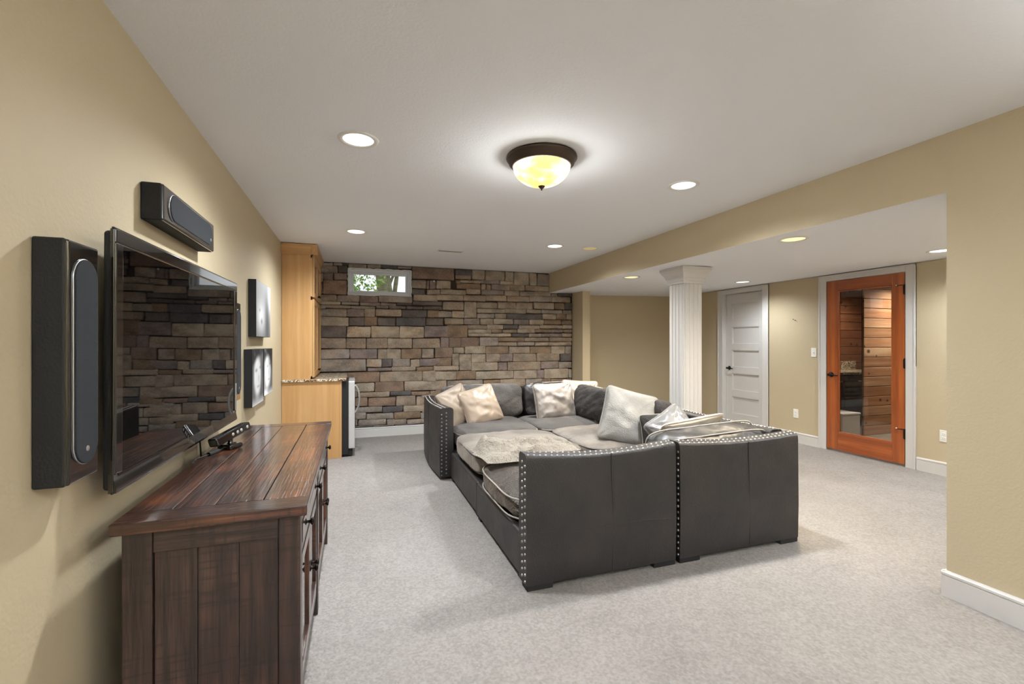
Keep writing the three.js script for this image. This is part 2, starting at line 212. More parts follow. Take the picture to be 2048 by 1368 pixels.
// stones of the back wall
const STONES = `235 240 -45 -28g, 236 241 -27 -16g, 237 242 -16 -8d;
  234 241 -8 16g, 235 243 17 35g, 236 244 36 57d, 237 245 58 77g;
  226 235 -45 -22g, 227 236 -21 -9d;
  216 226 -39 -28p, 217 226 -26 -10p;
  213 225 -45 -40g;
  197 213 -45 -41p;
  197 216 -40 -10r;
  187 196 -44 -23t;
  187 196 -22 6g;
  187 196 7 31p, 188 197 32 78g;
  223 242 78 139r;
  209 221 78 98g, 209 221 99 102p, 209 221 103 112p, 210 222 113 134t;
  200 208 78 96d;
  201 208 100 118t, 202 209 119 156t;
  191 200 80 115t;
  193 201 113 153t;
  183 187 -45 -18t;
  183 187 -17 6g, 183 187 7 34p;
  183 187 35 56p, 184 188 57 78d;
  177 182 -44 -37g, 178 182 -37 -5t;
  178 182 -5 27g, 179 183 29 45g, 179 183 46 69p;
  179 183 70 93d;
  185 191 79 121d;
  179 184 94 121d;
  179 191 122 153t;
  167 177 -44 -10g;
  167 177 -10 13p, 167 178 13 27t, 168 178 28 63t;
  167 178 64 99d;
  168 178 100 117b;
  168 177 115 135g, 168 178 136 154t;
  154 166 -44 -8t, 155 166 -7 13d, 155 167 13 30b;
  155 166 31 55d, 155 167 56 97d;
  156 167 98 123d;
  158 167 125 153t;
  138 154 -44 -11d;
  138 153 -10 21l, 138 154 22 60l, 138 154 61 95l;
  139 155 96 130p;
  139 157 128 159b;
  123 137 -44 -11t, 123 137 -11 15t, 123 137 16 44t, 123 137 44 78t, 123 137 79 118t;
  124 139 119 131p, 124 139 131 149r, 124 139 149 177r;
  126 139 178 207g;
  133 139 207 250b, 133 139 250 291t, 133 139 292 331t;
  126 132 207 237t, 126 132 238 266g, 126 132 267 290t, 126 132 290 330t;
  109 122 -44 -7g, 109 122 -6 30p, 108 122 31 43t, 108 122 43 62t, 108 122 63 91b;
  109 122 92 109t;
  109 124 111 137r;
  115 124 138 154t;
  115 126 155 187t, 114 125 187 223b, 114 125 224 258t, 114 125 259 294b, 113 125 295 318t, 113 125 319 330g;
  92 108 -44 15g;
  97 108 16 36t;
  97 108 36 50d, 97 108 51 75g, 96 107 76 89t;
  97 108 89 118p;
  97 109 111 135b;
  97 115 136 146t;
  90 114 147 165t;
  101 114 165 187t;
  102 114 188 210t, 102 114 210 230p;
  102 114 231 269t;
  102 114 270 309t;
  101 114 310 330d;
  91 96 17 50p;
  91 97 50 83t, 90 96 84 108b;
  90 97 109 146t;
  89 101 165 206t, 88 101 207 221p;
  88 101 222 276t;
  90 101 277 307p;
  90 100 308 330g;
  76 90 -9 33r;
  76 90 34 92t, 75 90 93 112t;
  76 89 111 142t, 76 89 142 172b;
  76 88 172 231t;
  75 88 232 270t;
  75 88 270 282p;
  74 89 283 325t, 74 88 326 331g;
  63 75 1 26t;
  62 76 27 66r;
  62 76 67 128t;
  64 75 129 183g;
  63 74 184 210b;
  63 75 210 251t, 62 74 252 279g;
  63 74 279 294r, 62 73 295 331r;
  56 63 1 3g;
  55 62 4 47t;
  56 62 48 77d, 55 61 77 103r, 54 61 104 128b;
  43 55 1 17r, 42 54 18 55r;
  41 55 56 83t, 40 54 84 117t;
  34 42 1 37g;
  33 41 37 65d;
  32 41 66 102t;
  25 34 1 15g;
  24 32 16 52g;
  23 32 53 90b, 21 30 90 118g;
  17 25 1 4g;
  16 24 5 42g;
  15 23 43 70g, 14 21 71 100g;
  8 15 1 24g;
  8 15 25 53g;
  7 15 54 96p;
  53 64 112 127r, 53 63 127 145d, 52 63 146 178t, 50 61 178 221g, 49 60 222 263t, 47 59 263 296b, 46 58 297 331t;
  231 240 141 166d;
  225 231 141 165r;
  226 240 166 186t;
  225 240 187 217t;
  225 240 218 232t;
  220 240 233 257t;
  220 240 258 270t;
  220 239 271 294g;
  219 224 142 148b, 220 224 148 179t;
  220 226 179 209p;
  220 225 210 232t;
  211 219 143 179b;
  210 219 180 187t, 210 219 188 195t;
  211 220 196 226g;
  211 220 226 250t;
  212 220 251 294t;
  202 209 119 157t, 203 211 157 179t;
  203 211 180 216p;
  203 211 217 241t;
  203 211 242 267g, 204 212 267 294t;
  204 209 294 305t, 205 210 306 331d;
  193 202 153 187t, 194 203 187 220t;
  194 203 221 258t, 195 204 258 296g;
  195 204 296 328t;
  168 192 154 173t;
  183 192 173 205t, 183 193 206 235t;
  183 193 236 263t, 184 194 265 300t;
  184 194 301 318b, 184 195 319 332d;
  176 182 174 218t, 176 183 218 252t;
  177 183 253 277t;
  177 183 278 314g, 177 183 315 331g;
  168 175 174 201g, 168 175 202 220t;
  167 176 220 279d;
  168 176 280 303l, 168 177 304 321b, 168 177 322 331t;
  158 167 154 178g, 158 167 179 199t;
  159 167 199 231t, 159 167 232 257p;
  159 167 258 282l, 160 167 283 312b, 160 167 313 331b;
  151 157 159 189t, 151 158 189 215t;
  152 158 215 239d, 152 158 240 275t, 153 159 275 314t, 153 159 315 331t;
  145 151 160 196l, 146 151 196 213r, 146 151 214 237b;
  146 152 238 267l, 147 152 267 296b, 147 152 296 315p, 147 152 316 331b;
  140 145 160 193l, 140 145 193 228l, 140 145 229 256d, 140 145 257 278t, 140 145 278 313p, 140 146 314 331t;
  13 20 92 120t, 13 20 121 163b, 13 20 164 198t, 13 20 199 220t, 13 20 221 240b, 13 20 241 277g, 13 20 278 330d;
  21 28 92 118t, 21 28 119 155g, 21 28 156 183d, 21 28 184 208d, 21 28 209 231g, 21 28 232 257t, 21 28 258 303r, 21 28 304 330g;
  29 38 92 117t, 29 38 118 146g, 29 38 147 186d, 29 38 187 229d, 29 38 230 276g, 29 38 277 298d, 29 38 299 330g;
  39 50 92 123t, 39 50 124 150t, 39 50 151 177b, 39 50 178 205t, 39 50 206 255d, 39 50 256 302t, 39 50 303 330g;
  51 57 92 140g, 51 57 141 178r, 51 57 179 226g, 51 57 227 273d, 51 57 274 309t, 51 57 310 330b;
  90 101 -76 -49b;
  102 111 -76 -49t;
  112 121 -76 -49d;
  122 129 -76 -49t;
  130 139 -76 -49g;
  140 151 -76 -49r;
  152 161 -76 -49g;
  162 169 -76 -49t;
  170 177 -76 -49t;
  178 189 -76 -49b;
  190 199 -76 -49g;
  200 209 -76 -49t;
  210 219 -76 -49t;
  220 227 -76 -49g;
  228 239 -76 -49t;
  13 24 -76 -50g, 13 24 -49 -9t;
  25 36 -76 -30t, 25 36 -29 -9g;
  37 44 -76 -48b, 37 44 -47 -28t, 37 44 -27 -9r;
  45 52 -76 -29g, 45 52 -28 -9r;
  53 62 -76 -57g, 53 62 -56 -28g, 53 62 -27 -9t;
  63 74 -76 -44d, 63 74 -43 -9d;
  75 87 -76 -36d, 75 87 -35 -9g`;

// ---------------------------------------------------------------- the room
const LX = -0.757, RX = 2.911, CY = 2.405, BY = 2.097, DX = 5.5, AY = (x) => BY + 0.0178 * (x - RX);
struct('floor', bx(-0.9, 5.6, -0.15, 0, -7.1, 2.64), M.carpet);
struct('ceiling', bx(-0.9, 3.05, CY, CY + 0.12, -7.1, 2.64), M.ceiling);
{
  const g = new THREE.BoxGeometry(5.62 - 3.05, 0.12, 7.1 - 0.5).translate((5.62 + 3.05) / 2, 0.06, -3.8), p = g.attributes.position;
  for (let i = 0; i < p.count; i++) p.setY(i, p.getY(i) + AY(p.getX(i)));
  const soffit = bx(RX + 0.0005, 3.06, BY - 0.0005, BY + 0.12, -7.0, -1.53);
  struct('ceiling_alcove', [boxUV(g), soffit], M.ceiling);
}
struct('wall_left', bx(-0.9, LX, -0.1, CY, -7.1, 2.64), M.paint);
struct('wall_front', bx(LX, 3.05, -0.1, CY, 2.5, 2.64), M.paint);
struct('wall_right', [bx(RX, 3.05, 0, CY, -1.53, 2.5), bx(RX, 3.05, BY, CY, -6.72, -1.53)], M.paint);
struct('wall_pilaster', bx(3.325, 3.452, 0, 2.15, -7.05, -6.35), M.paint);
struct('wall_alcove_back', bx(3.452, 5.6, 0, 2.2, -7.05, -6.95), M.paint);
struct('wall_alcove_front', bx(3.05, 5.6, 0, 2.2, -0.62, -0.5), M.paint);
const W0 = -5.78, W1 = -5.04, O0 = -4.1, O1 = -3.24, DH = 2.062;      // the two openings in the wall of doors
struct('wall_doors', [bx(DX, 5.6, 0, 2.14, -6.95, W0 - 0.015), bx(DX, 5.6, 0, 2.14, W1 + 0.015, O0 - 0.01), bx(DX, 5.6, 0, 2.14, O1 + 0.01, -0.6), bx(DX, 5.6, DH + 0.01, 2.14, W0 - 0.02, W1 + 0.02), bx(DX, 5.6, DH + 0.01, 2.14, O0 - 0.02, O1 + 0.02)], M.paint);

// stone wall with a high window
const WX0 = -0.08, WX1 = 0.765, WY0 = 1.97, WY1 = 2.335;
const stoneWall = struct('wall_back', [bx(-0.9, WX0, 0, CY + 0.08, -7.0, -6.715), bx(WX1, 3.325, 0, CY + 0.08, -7.0, -6.715), bx(WX0, WX1, 0, WY0, -7.0, -6.715), bx(WX0, WX1, WY1, CY + 0.08, -7.0, -6.715)], M.mortar);
{
  const tones = { t: [0xb3a593, 0xaa9b89, 0xb9ab98], l: [0xc2b29c, 0xbaab96], g: [0xaaa096, 0xa1978b], d: [0x6f6968, 0x79706b, 0x676364], b: [0x968069, 0x9b866f], r: [0x96806f, 0x8f7b6d, 0x9e8673], p: [0x968883, 0x9d8f89] };
  const mats = {}; for (const k of Object.keys(tones)) mats[k] = tones[k].map((c) => std({ color: new THREE.Color(c).multiplyScalar(0.84), map: stoneMap, roughness: 0.85, bumpMap: stoneBump, bumpScale: 0.006 }));
  const r = rng(77);
  function stoneGeo(x0, x1, y0, y1, s) {
    const w = x1 - x0, h = y1 - y0, q = rng(s), e = Math.min(0.01, w * 0.22, h * 0.24), dep = 0.024 + q() * 0.013;
    const xs = [0, e, w * (0.3 + 0.1 * q()), w * (0.6 + 0.1 * q()), w - e, w], ys = [0, e, h * (0.4 + 0.2 * q()), h - e, h], pos = [], idx = [], nx = xs.length, ny = ys.length;
    const cj = [0, 1, 2, 3].map(() => [(q() - 0.5) * 0.008, (q() - 0.5) * 0.008]), ej = Array.from({ length: 24 }, () => (q() - 0.5) * 0.007);
    for (let j = 0; j < ny; j++) for (let i = 0; i < nx; i++) {
      const s0 = xs[i] / w, t0 = ys[j] / h; let x = xs[i], y = ys[j];
      for (let c = 0; c < 2; c++) { const v = lerp(lerp(cj[0][c], cj[1][c], s0), lerp(cj[2][c], cj[3][c], s0), t0); if (c) y += v; else x += v; }
      if (j === 0 || j === ny - 1) y += ej[i + (j ? 6 : 0)]; if (i === 0 || i === nx - 1) x += ej[12 + j + (i ? 5 : 0)];
      const ix = i === 0 || i === nx - 1, iy = j === 0 || j === ny - 1, corner = (i <= 0 || i >= nx - 1) && (j <= 0 || j >= ny - 1);
      if (corner) { x += (i ? -1 : 1) * e * 0.5; y += (j ? -1 : 1) * e * 0.5; }
      const z = ix || iy ? dep * 0.62 : dep + (q() - 0.5) * 0.009;
      pos.push(x0 + x, y0 + y, -6.715 + z);
    }
    const at = (i, j) => j * nx + i, ring = [];
    for (let j = 0; j < ny - 1; j++) for (let i = 0; i < nx - 1; i++) idx.push(at(i, j), at(i + 1, j), at(i + 1, j + 1), at(i, j), at(i + 1, j + 1), at(i, j + 1));
    for (let i = 0; i < nx - 1; i++) ring.push(at(i, 0)); for (let j = 0; j < ny - 1; j++) ring.push(at(nx - 1, j)); for (let i = nx - 1; i > 0; i--) ring.push(at(i, ny - 1)); for (let j = ny - 1; j > 0; j--) ring.push(at(0, j));
    const b0 = pos.length / 3; for (const k of ring) pos.push(pos[k * 3], pos[k * 3 + 1], -6.718);
    for (let k = 0; k < ring.length; k++) { const k2 = (k + 1) % ring.length; idx.push(ring[k], b0 + k, b0 + k2, ring[k], b0 + k2, ring[k2]); }
    const g = new THREE.BufferGeometry(); g.setAttribute('position', new THREE.Float32BufferAttribute(pos, 3)); g.setIndex(idx); g.computeVertexNormals();
    const off = nextOff(), uv = []; for (let k = 0; k < pos.length; k += 3) uv.push(pos[k] + off[0], pos[k + 1] + off[1]); g.setAttribute('uv', new THREE.Float32BufferAttribute(uv, 2)); return g;
  }
  let s = 500;
  for (const row of STONES.split(';')) for (const one of row.split(',')) {                 // bottom, top, left, right in centimetres, then the tone
    const [, a, b, c, d, tone] = /(-?\d+) (-?\d+) (-?\d+) (-?\d+)(\w)/.exec(one);
    const y0 = Math.max(0.14, a / 100 - 0.0012), y1 = b / 100 + 0.0012, x0 = c / 100 - 0.0012, x1 = Math.min(d / 100 + 0.0012, 3.318);
    const list = mats[tone]; part('stone', stoneGeo(Math.max(x0, LX + 0.004), x1, y0, Math.min(y1, CY - 0.006), s++), list[Math.floor(r() * list.length)], stoneWall);
  }
}
{
  const w = new THREE.Group(); w.name = 'window_1'; scene.add(w); info(w, null, null, null, 'structure');
  const fr = (x0, x1, y0, y1, t, z0, z1, r) => [rb(x0, x1, y1 - t, y1, z0, z1, r), rb(x0, x1, y0, y0 + t, z0, z1, r), rb(x0, x0 + t, y0 + t, y1 - t, z0, z1, r, 'y'), rb(x1 - t, x1, y0 + t, y1 - t, z0, z1, r, 'y')];
  part('frame', fr(WX0 + 0.004, WX1 - 0.004, WY0 + 0.004, WY1 - 0.004, 0.034, -6.86, -6.735, 0.004), M.vinyl, w);
  part('sash', fr(WX0 + 0.038, WX1 - 0.038, WY0 + 0.034, WY1 - 0.038, 0.03, -6.82, -6.765, 0.005), M.vinyl, w);
  part('stop', fr(WX0 + 0.055, WX1 - 0.055, WY0 + 0.05, WY1 - 0.056, 0.016, -6.775, -6.758, 0.003), M.vinyl, w);
  part('latch', [rb(0.3, 0.38, WY0 + 0.022, WY0 + 0.036, -6.765, -6.745, 0.004), rb(0.325, 0.355, WY0 + 0.03, WY0 + 0.048, -6.758, -6.742, 0.004)], M.vinyl, w);
  part('pane', bx(WX0 + 0.06, WX1 - 0.06, WY0 + 0.055, WY1 - 0.06, -6.795, -6.793), M.glass, w);
  const rough = (x0, y0, x1, y1, s) => { const pts = [], n = 18, q = rng(s); for (let i = 0; i <= n; i++) pts.push([lerp(x0, x1, i / n) + (q() - 0.5) * 0.008, lerp(y0, y1, i / n) + (q() - 0.5) * 0.01, -6.705 + (q() - 0.5) * 0.012]); return tube(pts, 0.011, 60, 6); };
  for (const [a, b, c, d, s] of [[WX0, WY1, WX1, WY1, 1], [WX0, WY0, WX1, WY0, 2], [WX0, WY0, WX0, WY1, 3], [WX1, WY0, WX1, WY1, 4]]) part('caulk', boxUV(rough(a, b, c, d, s)), M.caulk, w);
}

// baseboards: a flat board with a rounded cap
const baseProfile = [[0, 0], [0.016, 0], [0.016, 0.105], [0.013, 0.11], [0.019, 0.116], [0.019, 0.126], [0.013, 0.133], [0, 0.135]];
function baseboard(name, x0, z0, x1, z1) {                            // the wall's foot line; the board stands on its left
  const L = Math.hypot(x1 - x0, z1 - z0), g = prism(poly(baseProfile), L);
  g.applyMatrix4(new THREE.Matrix4().makeBasis(new THREE.Vector3((z1 - z0) / L, 0, -(x1 - x0) / L), new THREE.Vector3(0, 1, 0), new THREE.Vector3((x1 - x0) / L, 0, (z1 - z0) / L))).translate(x0, 0, z0);
  struct(name, boxUV(g, Math.abs(x1 - x0) > Math.abs(z1 - z0) ? 'x' : 'z'), M.white);
}
baseboard('baseboard_right', RX, 2.5, RX, -1.545);
baseboard('baseboard_right_end', RX - 0.0152, -1.53, 3.05, -1.53);
baseboard('baseboard_back', 3.325, -6.695, -0.05, -6.695);
baseboard('baseboard_pilaster', 3.325, -6.34, 3.325, -6.68);
baseboard('baseboard_alcove', 5.5, -6.95, 3.452, -6.95);
baseboard('baseboard_doors', DX, -4.2, DX, -4.935);
baseboard('baseboard_doors_near', DX, -0.62, DX, -3.14);
baseboard('baseboard_left', LX, -5.56, LX, 2.5);

// casings round the doors
function casing(name, z0, z1, wl, wr, top, out) {
  const b = (a0, a1, y0, y1, g) => rb(DX - out, DX, y0, y1, a0, a1, 0.004, g), e = (a0, a1, y0, y1, g) => rb(DX - out - 0.007, DX, y0, y1, a0, a1, 0.004, g);
  struct(name, [b(z0 - wl, z0, 0, top, 'y'), b(z1, z1 + wr, 0, top, 'y'), b(z0, z1, DH, top, 'z'), e(z0 - wl, z0 - wl + 0.02, 0, top, 'y'), e(z1 + wr - 0.02, z1 + wr, 0, top, 'y'), e(z0 - wl, z1 + wr, top - 0.018, top, 'z'),
    bx(DX, 5.6, 0, DH + 0.012, z0 - 0.014, z0), bx(DX, 5.6, 0, DH + 0.012, z1, z1 + 0.014), bx(DX, 5.6, DH, DH + 0.012, z0, z1)], M.white);
}
casing('trim_1', W0, W1, 0.105, 0.105, 2.132, 0.017);
casing('trim_2', O0, O1, 0.095, 0.095, 2.132, 0.017);

function lever(parent, x, y, z, dir) {                                // a lever handle with a round rose on a face of constant x
  const h = part('door_handle', lathe([[0, 0], [0.03, 0], [0.032, 0.004], [0.026, 0.01], [0.012, 0.013], [0.011, 0.045], [0.016, 0.05], [0.014, 0.058], [0, 0.06]], 24, x, y, z, [0, 0, Math.PI / 2]), M.bronze, parent, 'dark bronze lever handle');
  part('lever', tube([[x - 0.05, y, z], [x - 0.054, y + 0.004, z + dir * 0.03], [x - 0.05, y - 0.002, z + dir * 0.07], [x - 0.052, y - 0.006, z + dir * 0.11]], 0.008, 24, 8), M.bronze, h);
}
{ // white door with five panels
  const d = new THREE.Group(); d.name = 'door_1'; scene.add(d); info(d, null, null, null, 'structure');
  const x0 = 5.556, x1 = 5.598, z0 = W0 + 0.003, z1 = W1 - 0.003, s = 0.115, ys = [[0.215, 0.475], [0.573, 0.833], [0.931, 1.191], [1.289, 1.549], [1.647, 1.91]];
  part('stile', rb(x0, x1, 0.018, 2.057, z0, z0 + s, 0.002, 'y'), M.white, d); part('stile', rb(x0, x1, 0.018, 2.057, z1 - s, z1, 0.002, 'y'), M.white, d);
  let low = 0.018; for (const [a, b] of [...ys, [2.057, 0]]) { part('rail', rb(x0, x1, low, a, z0 + s, z1 - s, 0.002, 'z'), M.white, d); low = b; }
  for (const [a, b] of ys) {
    const p = part('door_panel', rb(x0 + 0.018, x1, a, b, z0 + s, z1 - s, 0.001, 'z'), M.white, d);
    const m = 0.012; part('bead', [rb(x0 + 0.006, x0 + 0.02, a, a + m, z0 + s, z1 - s, 0.004, 'z'), rb(x0 + 0.006, x0 + 0.02, b - m, b, z0 + s, z1 - s, 0.004, 'z'), rb(x0 + 0.006, x0 + 0.02, a, b, z0 + s, z0 + s + m, 0.004, 'y'), rb(x0 + 0.006, x0 + 0.02, a, b, z1 - s - m, z1 - s, 0.004, 'y')], M.white, p);
  }
  lever(d, x0, 0.915, z0 + 0.065, 1);
}
{ // orange wood door with a full glass
  const d = new THREE.Group(); d.name = 'door_2'; scene.add(d); info(d, null, null, null, 'structure');
  const x0 = 5.487, x1 = 5.53, z0 = O0 + 0.006, z1 = O1 - 0.008, g0 = -3.955, g1 = -3.365, a = 0.235, b = 1.935;
  part('stile', rb(x0, x1, 0.026, 2.055, z0, g0, 0.003, 'y'), M.door, d); part('stile', rb(x0, x1, 0.026, 2.055, g1, z1, 0.003, 'y'), M.door, d);
  part('rail', rb(x0, x1, b, 2.055, g0, g1, 0.002, 'z'), M.door, d); part('rail', rb(x0, x1, 0.026, a, g0, g1, 0.002, 'z'), M.door, d);
  const bead = [rb(x0 + 0.004, x0 + 0.016, a, a + 0.014, g0, g1, 0.004, 'z'), rb(x0 + 0.004, x0 + 0.016, b - 0.014, b, g0, g1, 0.004, 'z'), rb(x0 + 0.004, x0 + 0.016, a, b, g0, g0 + 0.014, 0.004, 'y'), rb(x0 + 0.004, x0 + 0.016, a, b, g1 - 0.014, g1, 0.004, 'y')];
  part('glazing_bead', bead, M.door, d);
  part('glass_pane', bx(x0 + 0.02, x0 + 0.024, a, b, g0, g1), M.doorGlass, d, 'clear glass pane');
  lever(d, x0, 0.925, -4.035, 1);
  part('strike_plate', rb(x0 + 0.002, x1, 0.88, 0.97, z0 - 0.003, z0 + 0.002, 0.001, 'y'), M.bronze, d);
  for (const y of [1.87, 1.09, 0.345]) {
    const h = part('hinge', [lathe([[0, 0], [0.007, 0], [0.007, 0.1], [0.009, 0.104], [0, 0.112]], 12, x0 - 0.006, y - 0.05, z1 + 0.004), rb(x0 - 0.002, x0 + 0.002, y - 0.045, y + 0.045, z1 - 0.012, z1, 0.001, 'y')], M.bronze, d, 'dark bronze hinge');
    if (y !== 1.09) { part('stop_arm', tube([[x0 - 0.008, y + 0.052, z1], [x0 - 0.014, y + 0.052, z1 - 0.03], [x0 - 0.01, y + 0.05, z1 - 0.065]], 0.004, 12, 6), M.bronze, h); part('rubber_tip', lathe([[0, 0], [0.007, 0.001], [0.008, 0.008], [0, 0.012]], 10, x0 - 0.01, y + 0.05, z1 - 0.072), M.plate, h, 'pale rubber tip'); }
  }
}
// square fluted column
{
  const c = new THREE.Group(); c.name = 'column'; scene.add(c); info(c, null, null, null, 'structure');
  const cx = 3.345, cz = -4.05, h = 0.115;
  part('shaft', rb(cx - h, cx + h, 0, BY, cz - h, cz + h, 0.003, 'y'), M.white, c);
  for (let k = -1.5; k <= 1.5; k++) { const o = k * 0.052;
    for (const s of [-1, 1]) { part('fillet', rb(cx + o - 0.017, cx + o + 0.017, 0.2, 1.93, cz + s * h - 0.008, cz + s * h + 0.008, 0.007, 'y', 3), M.white, c); part('fillet', rb(cx + s * h - 0.008, cx + s * h + 0.008, 0.2, 1.93, cz + o - 0.017, cz + o + 0.017, 0.007, 'y', 3), M.white, c); } }
  const band = (r, y0, y1, b = 0.004) => rb(cx - r, cx + r, y0, y1, cz - r, cz + r, b);
  part('neck', [band(0.128, 1.93, 1.955), band(0.132, 1.955, 1.972, 0.007)], M.white, c);
  const prof = [[0.13, 1.965], [0.135, 1.99], [0.142, 1.992], [0.148, 2.01], [0.158, 2.03], [0.172, 2.05], [0.176, 2.052], [0.18, 2.07], [0.186, 2.072], [0.188, 2.1]];
  const cap = new THREE.LatheGeometry(prof.map(([r, y]) => new THREE.Vector2(r * Math.SQRT2, y)), 4, Math.PI / 4).toNonIndexed(); cap.computeVertexNormals();
  part('capital', boxUV(cap.translate(cx, 0, cz)), M.white, c);
  part('plinth', [band(0.135, 0, 0.16), band(0.128, 0.16, 0.185, 0.01)], M.white, c);
}

// the small room behind the glass door
struct('floor_bath', bx(5.6, 8.4, -0.15, 0.004, -5.6, -2.5), M.tile);
struct('ceiling_bath', bx(5.6, 8.4, 2.2, 2.3, -5.6, -2.5), M.ceiling);
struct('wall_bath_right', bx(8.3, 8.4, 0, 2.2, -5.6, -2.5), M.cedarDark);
struct('wall_bath_front', bx(5.6, 8.3, 0, 2.2, -2.6, -2.5), M.paint);
{
  const back = struct('wall_bath_back', bx(5.6, 8.3, 0, 2.2, -5.6, -5.52), M.mortar), partn = struct('wall_bath_partition', bx(6.757, 8.3, 0, 2.2, -4.535, -4.52), M.mortar);
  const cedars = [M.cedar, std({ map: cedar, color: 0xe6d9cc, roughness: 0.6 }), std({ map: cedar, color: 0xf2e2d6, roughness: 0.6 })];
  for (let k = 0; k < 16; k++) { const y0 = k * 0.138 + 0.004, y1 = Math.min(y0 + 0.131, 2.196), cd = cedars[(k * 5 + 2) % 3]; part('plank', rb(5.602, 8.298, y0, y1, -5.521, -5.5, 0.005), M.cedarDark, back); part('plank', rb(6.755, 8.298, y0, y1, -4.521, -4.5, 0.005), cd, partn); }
}
{
  const v = thing('vanity', 'dark vanity with speckled granite top seen through the glass door', 'vanity', [6.9, 0.004, -5.25]);
  part('cabinet', rb(6.1, 8.0, 0.1, 0.82, -5.497, -5.0, 0.004), std({ color: 0x2b1d17, roughness: 0.5 }), v); part('toe_kick', bx(6.15, 7.95, 0.005, 0.1, -5.497, -5.06), M.black, v);
  part('countertop', rb(6.08, 8.02, 0.82, 0.86, -5.497, -4.97, 0.006), M.granite, v); part('backsplash', rb(6.08, 8.02, 0.86, 1.0, -5.497, -5.475, 0.003), M.granite, v);
  for (const x of [6.15, 6.6, 7.05, 7.5]) { const dd = part('cabinet_door', rb(x, x + 0.42, 0.13, 0.79, -5.0, -4.98, 0.004, 'y'), std({ color: 0x33231b, roughness: 0.5 }), v); part('pull', tube([[x + 0.3, 0.72, -4.98], [x + 0.3, 0.72, -4.955], [x + 0.38, 0.72, -4.955], [x + 0.38, 0.72, -4.98]], 0.004, 16, 6), M.silver, dd); }
  const s = thing('tissue_box', 'small pale box on the granite counter behind the glass door', 'box', [6.72, 0.861, -5.1]);
  part('carton', rb(6.63, 6.82, 0.861, 0.935, -5.16, -5.04, 0.006), M.ivoryBox = std({ color: 0xd9d2c4, roughness: 0.7 }), s); part('slot', rb(6.68, 6.77, 0.934, 0.938, -5.12, -5.08, 0.001), M.plate, s);
  const b = thing('storage_bin', 'white square bin on the tiled floor behind the glass door', 'bin', [6.5, 0.004, -4.6]);
  part('body', rb(6.33, 6.68, 0.004, 0.31, -4.83, -4.5, 0.012), std({ color: 0xb9b4ae, roughness: 0.5 }), b); part('lid', rb(6.325, 6.685, 0.31, 0.335, -4.835, -4.495, 0.008), std({ color: 0xcdc9c3, roughness: 0.5 }), b);
}
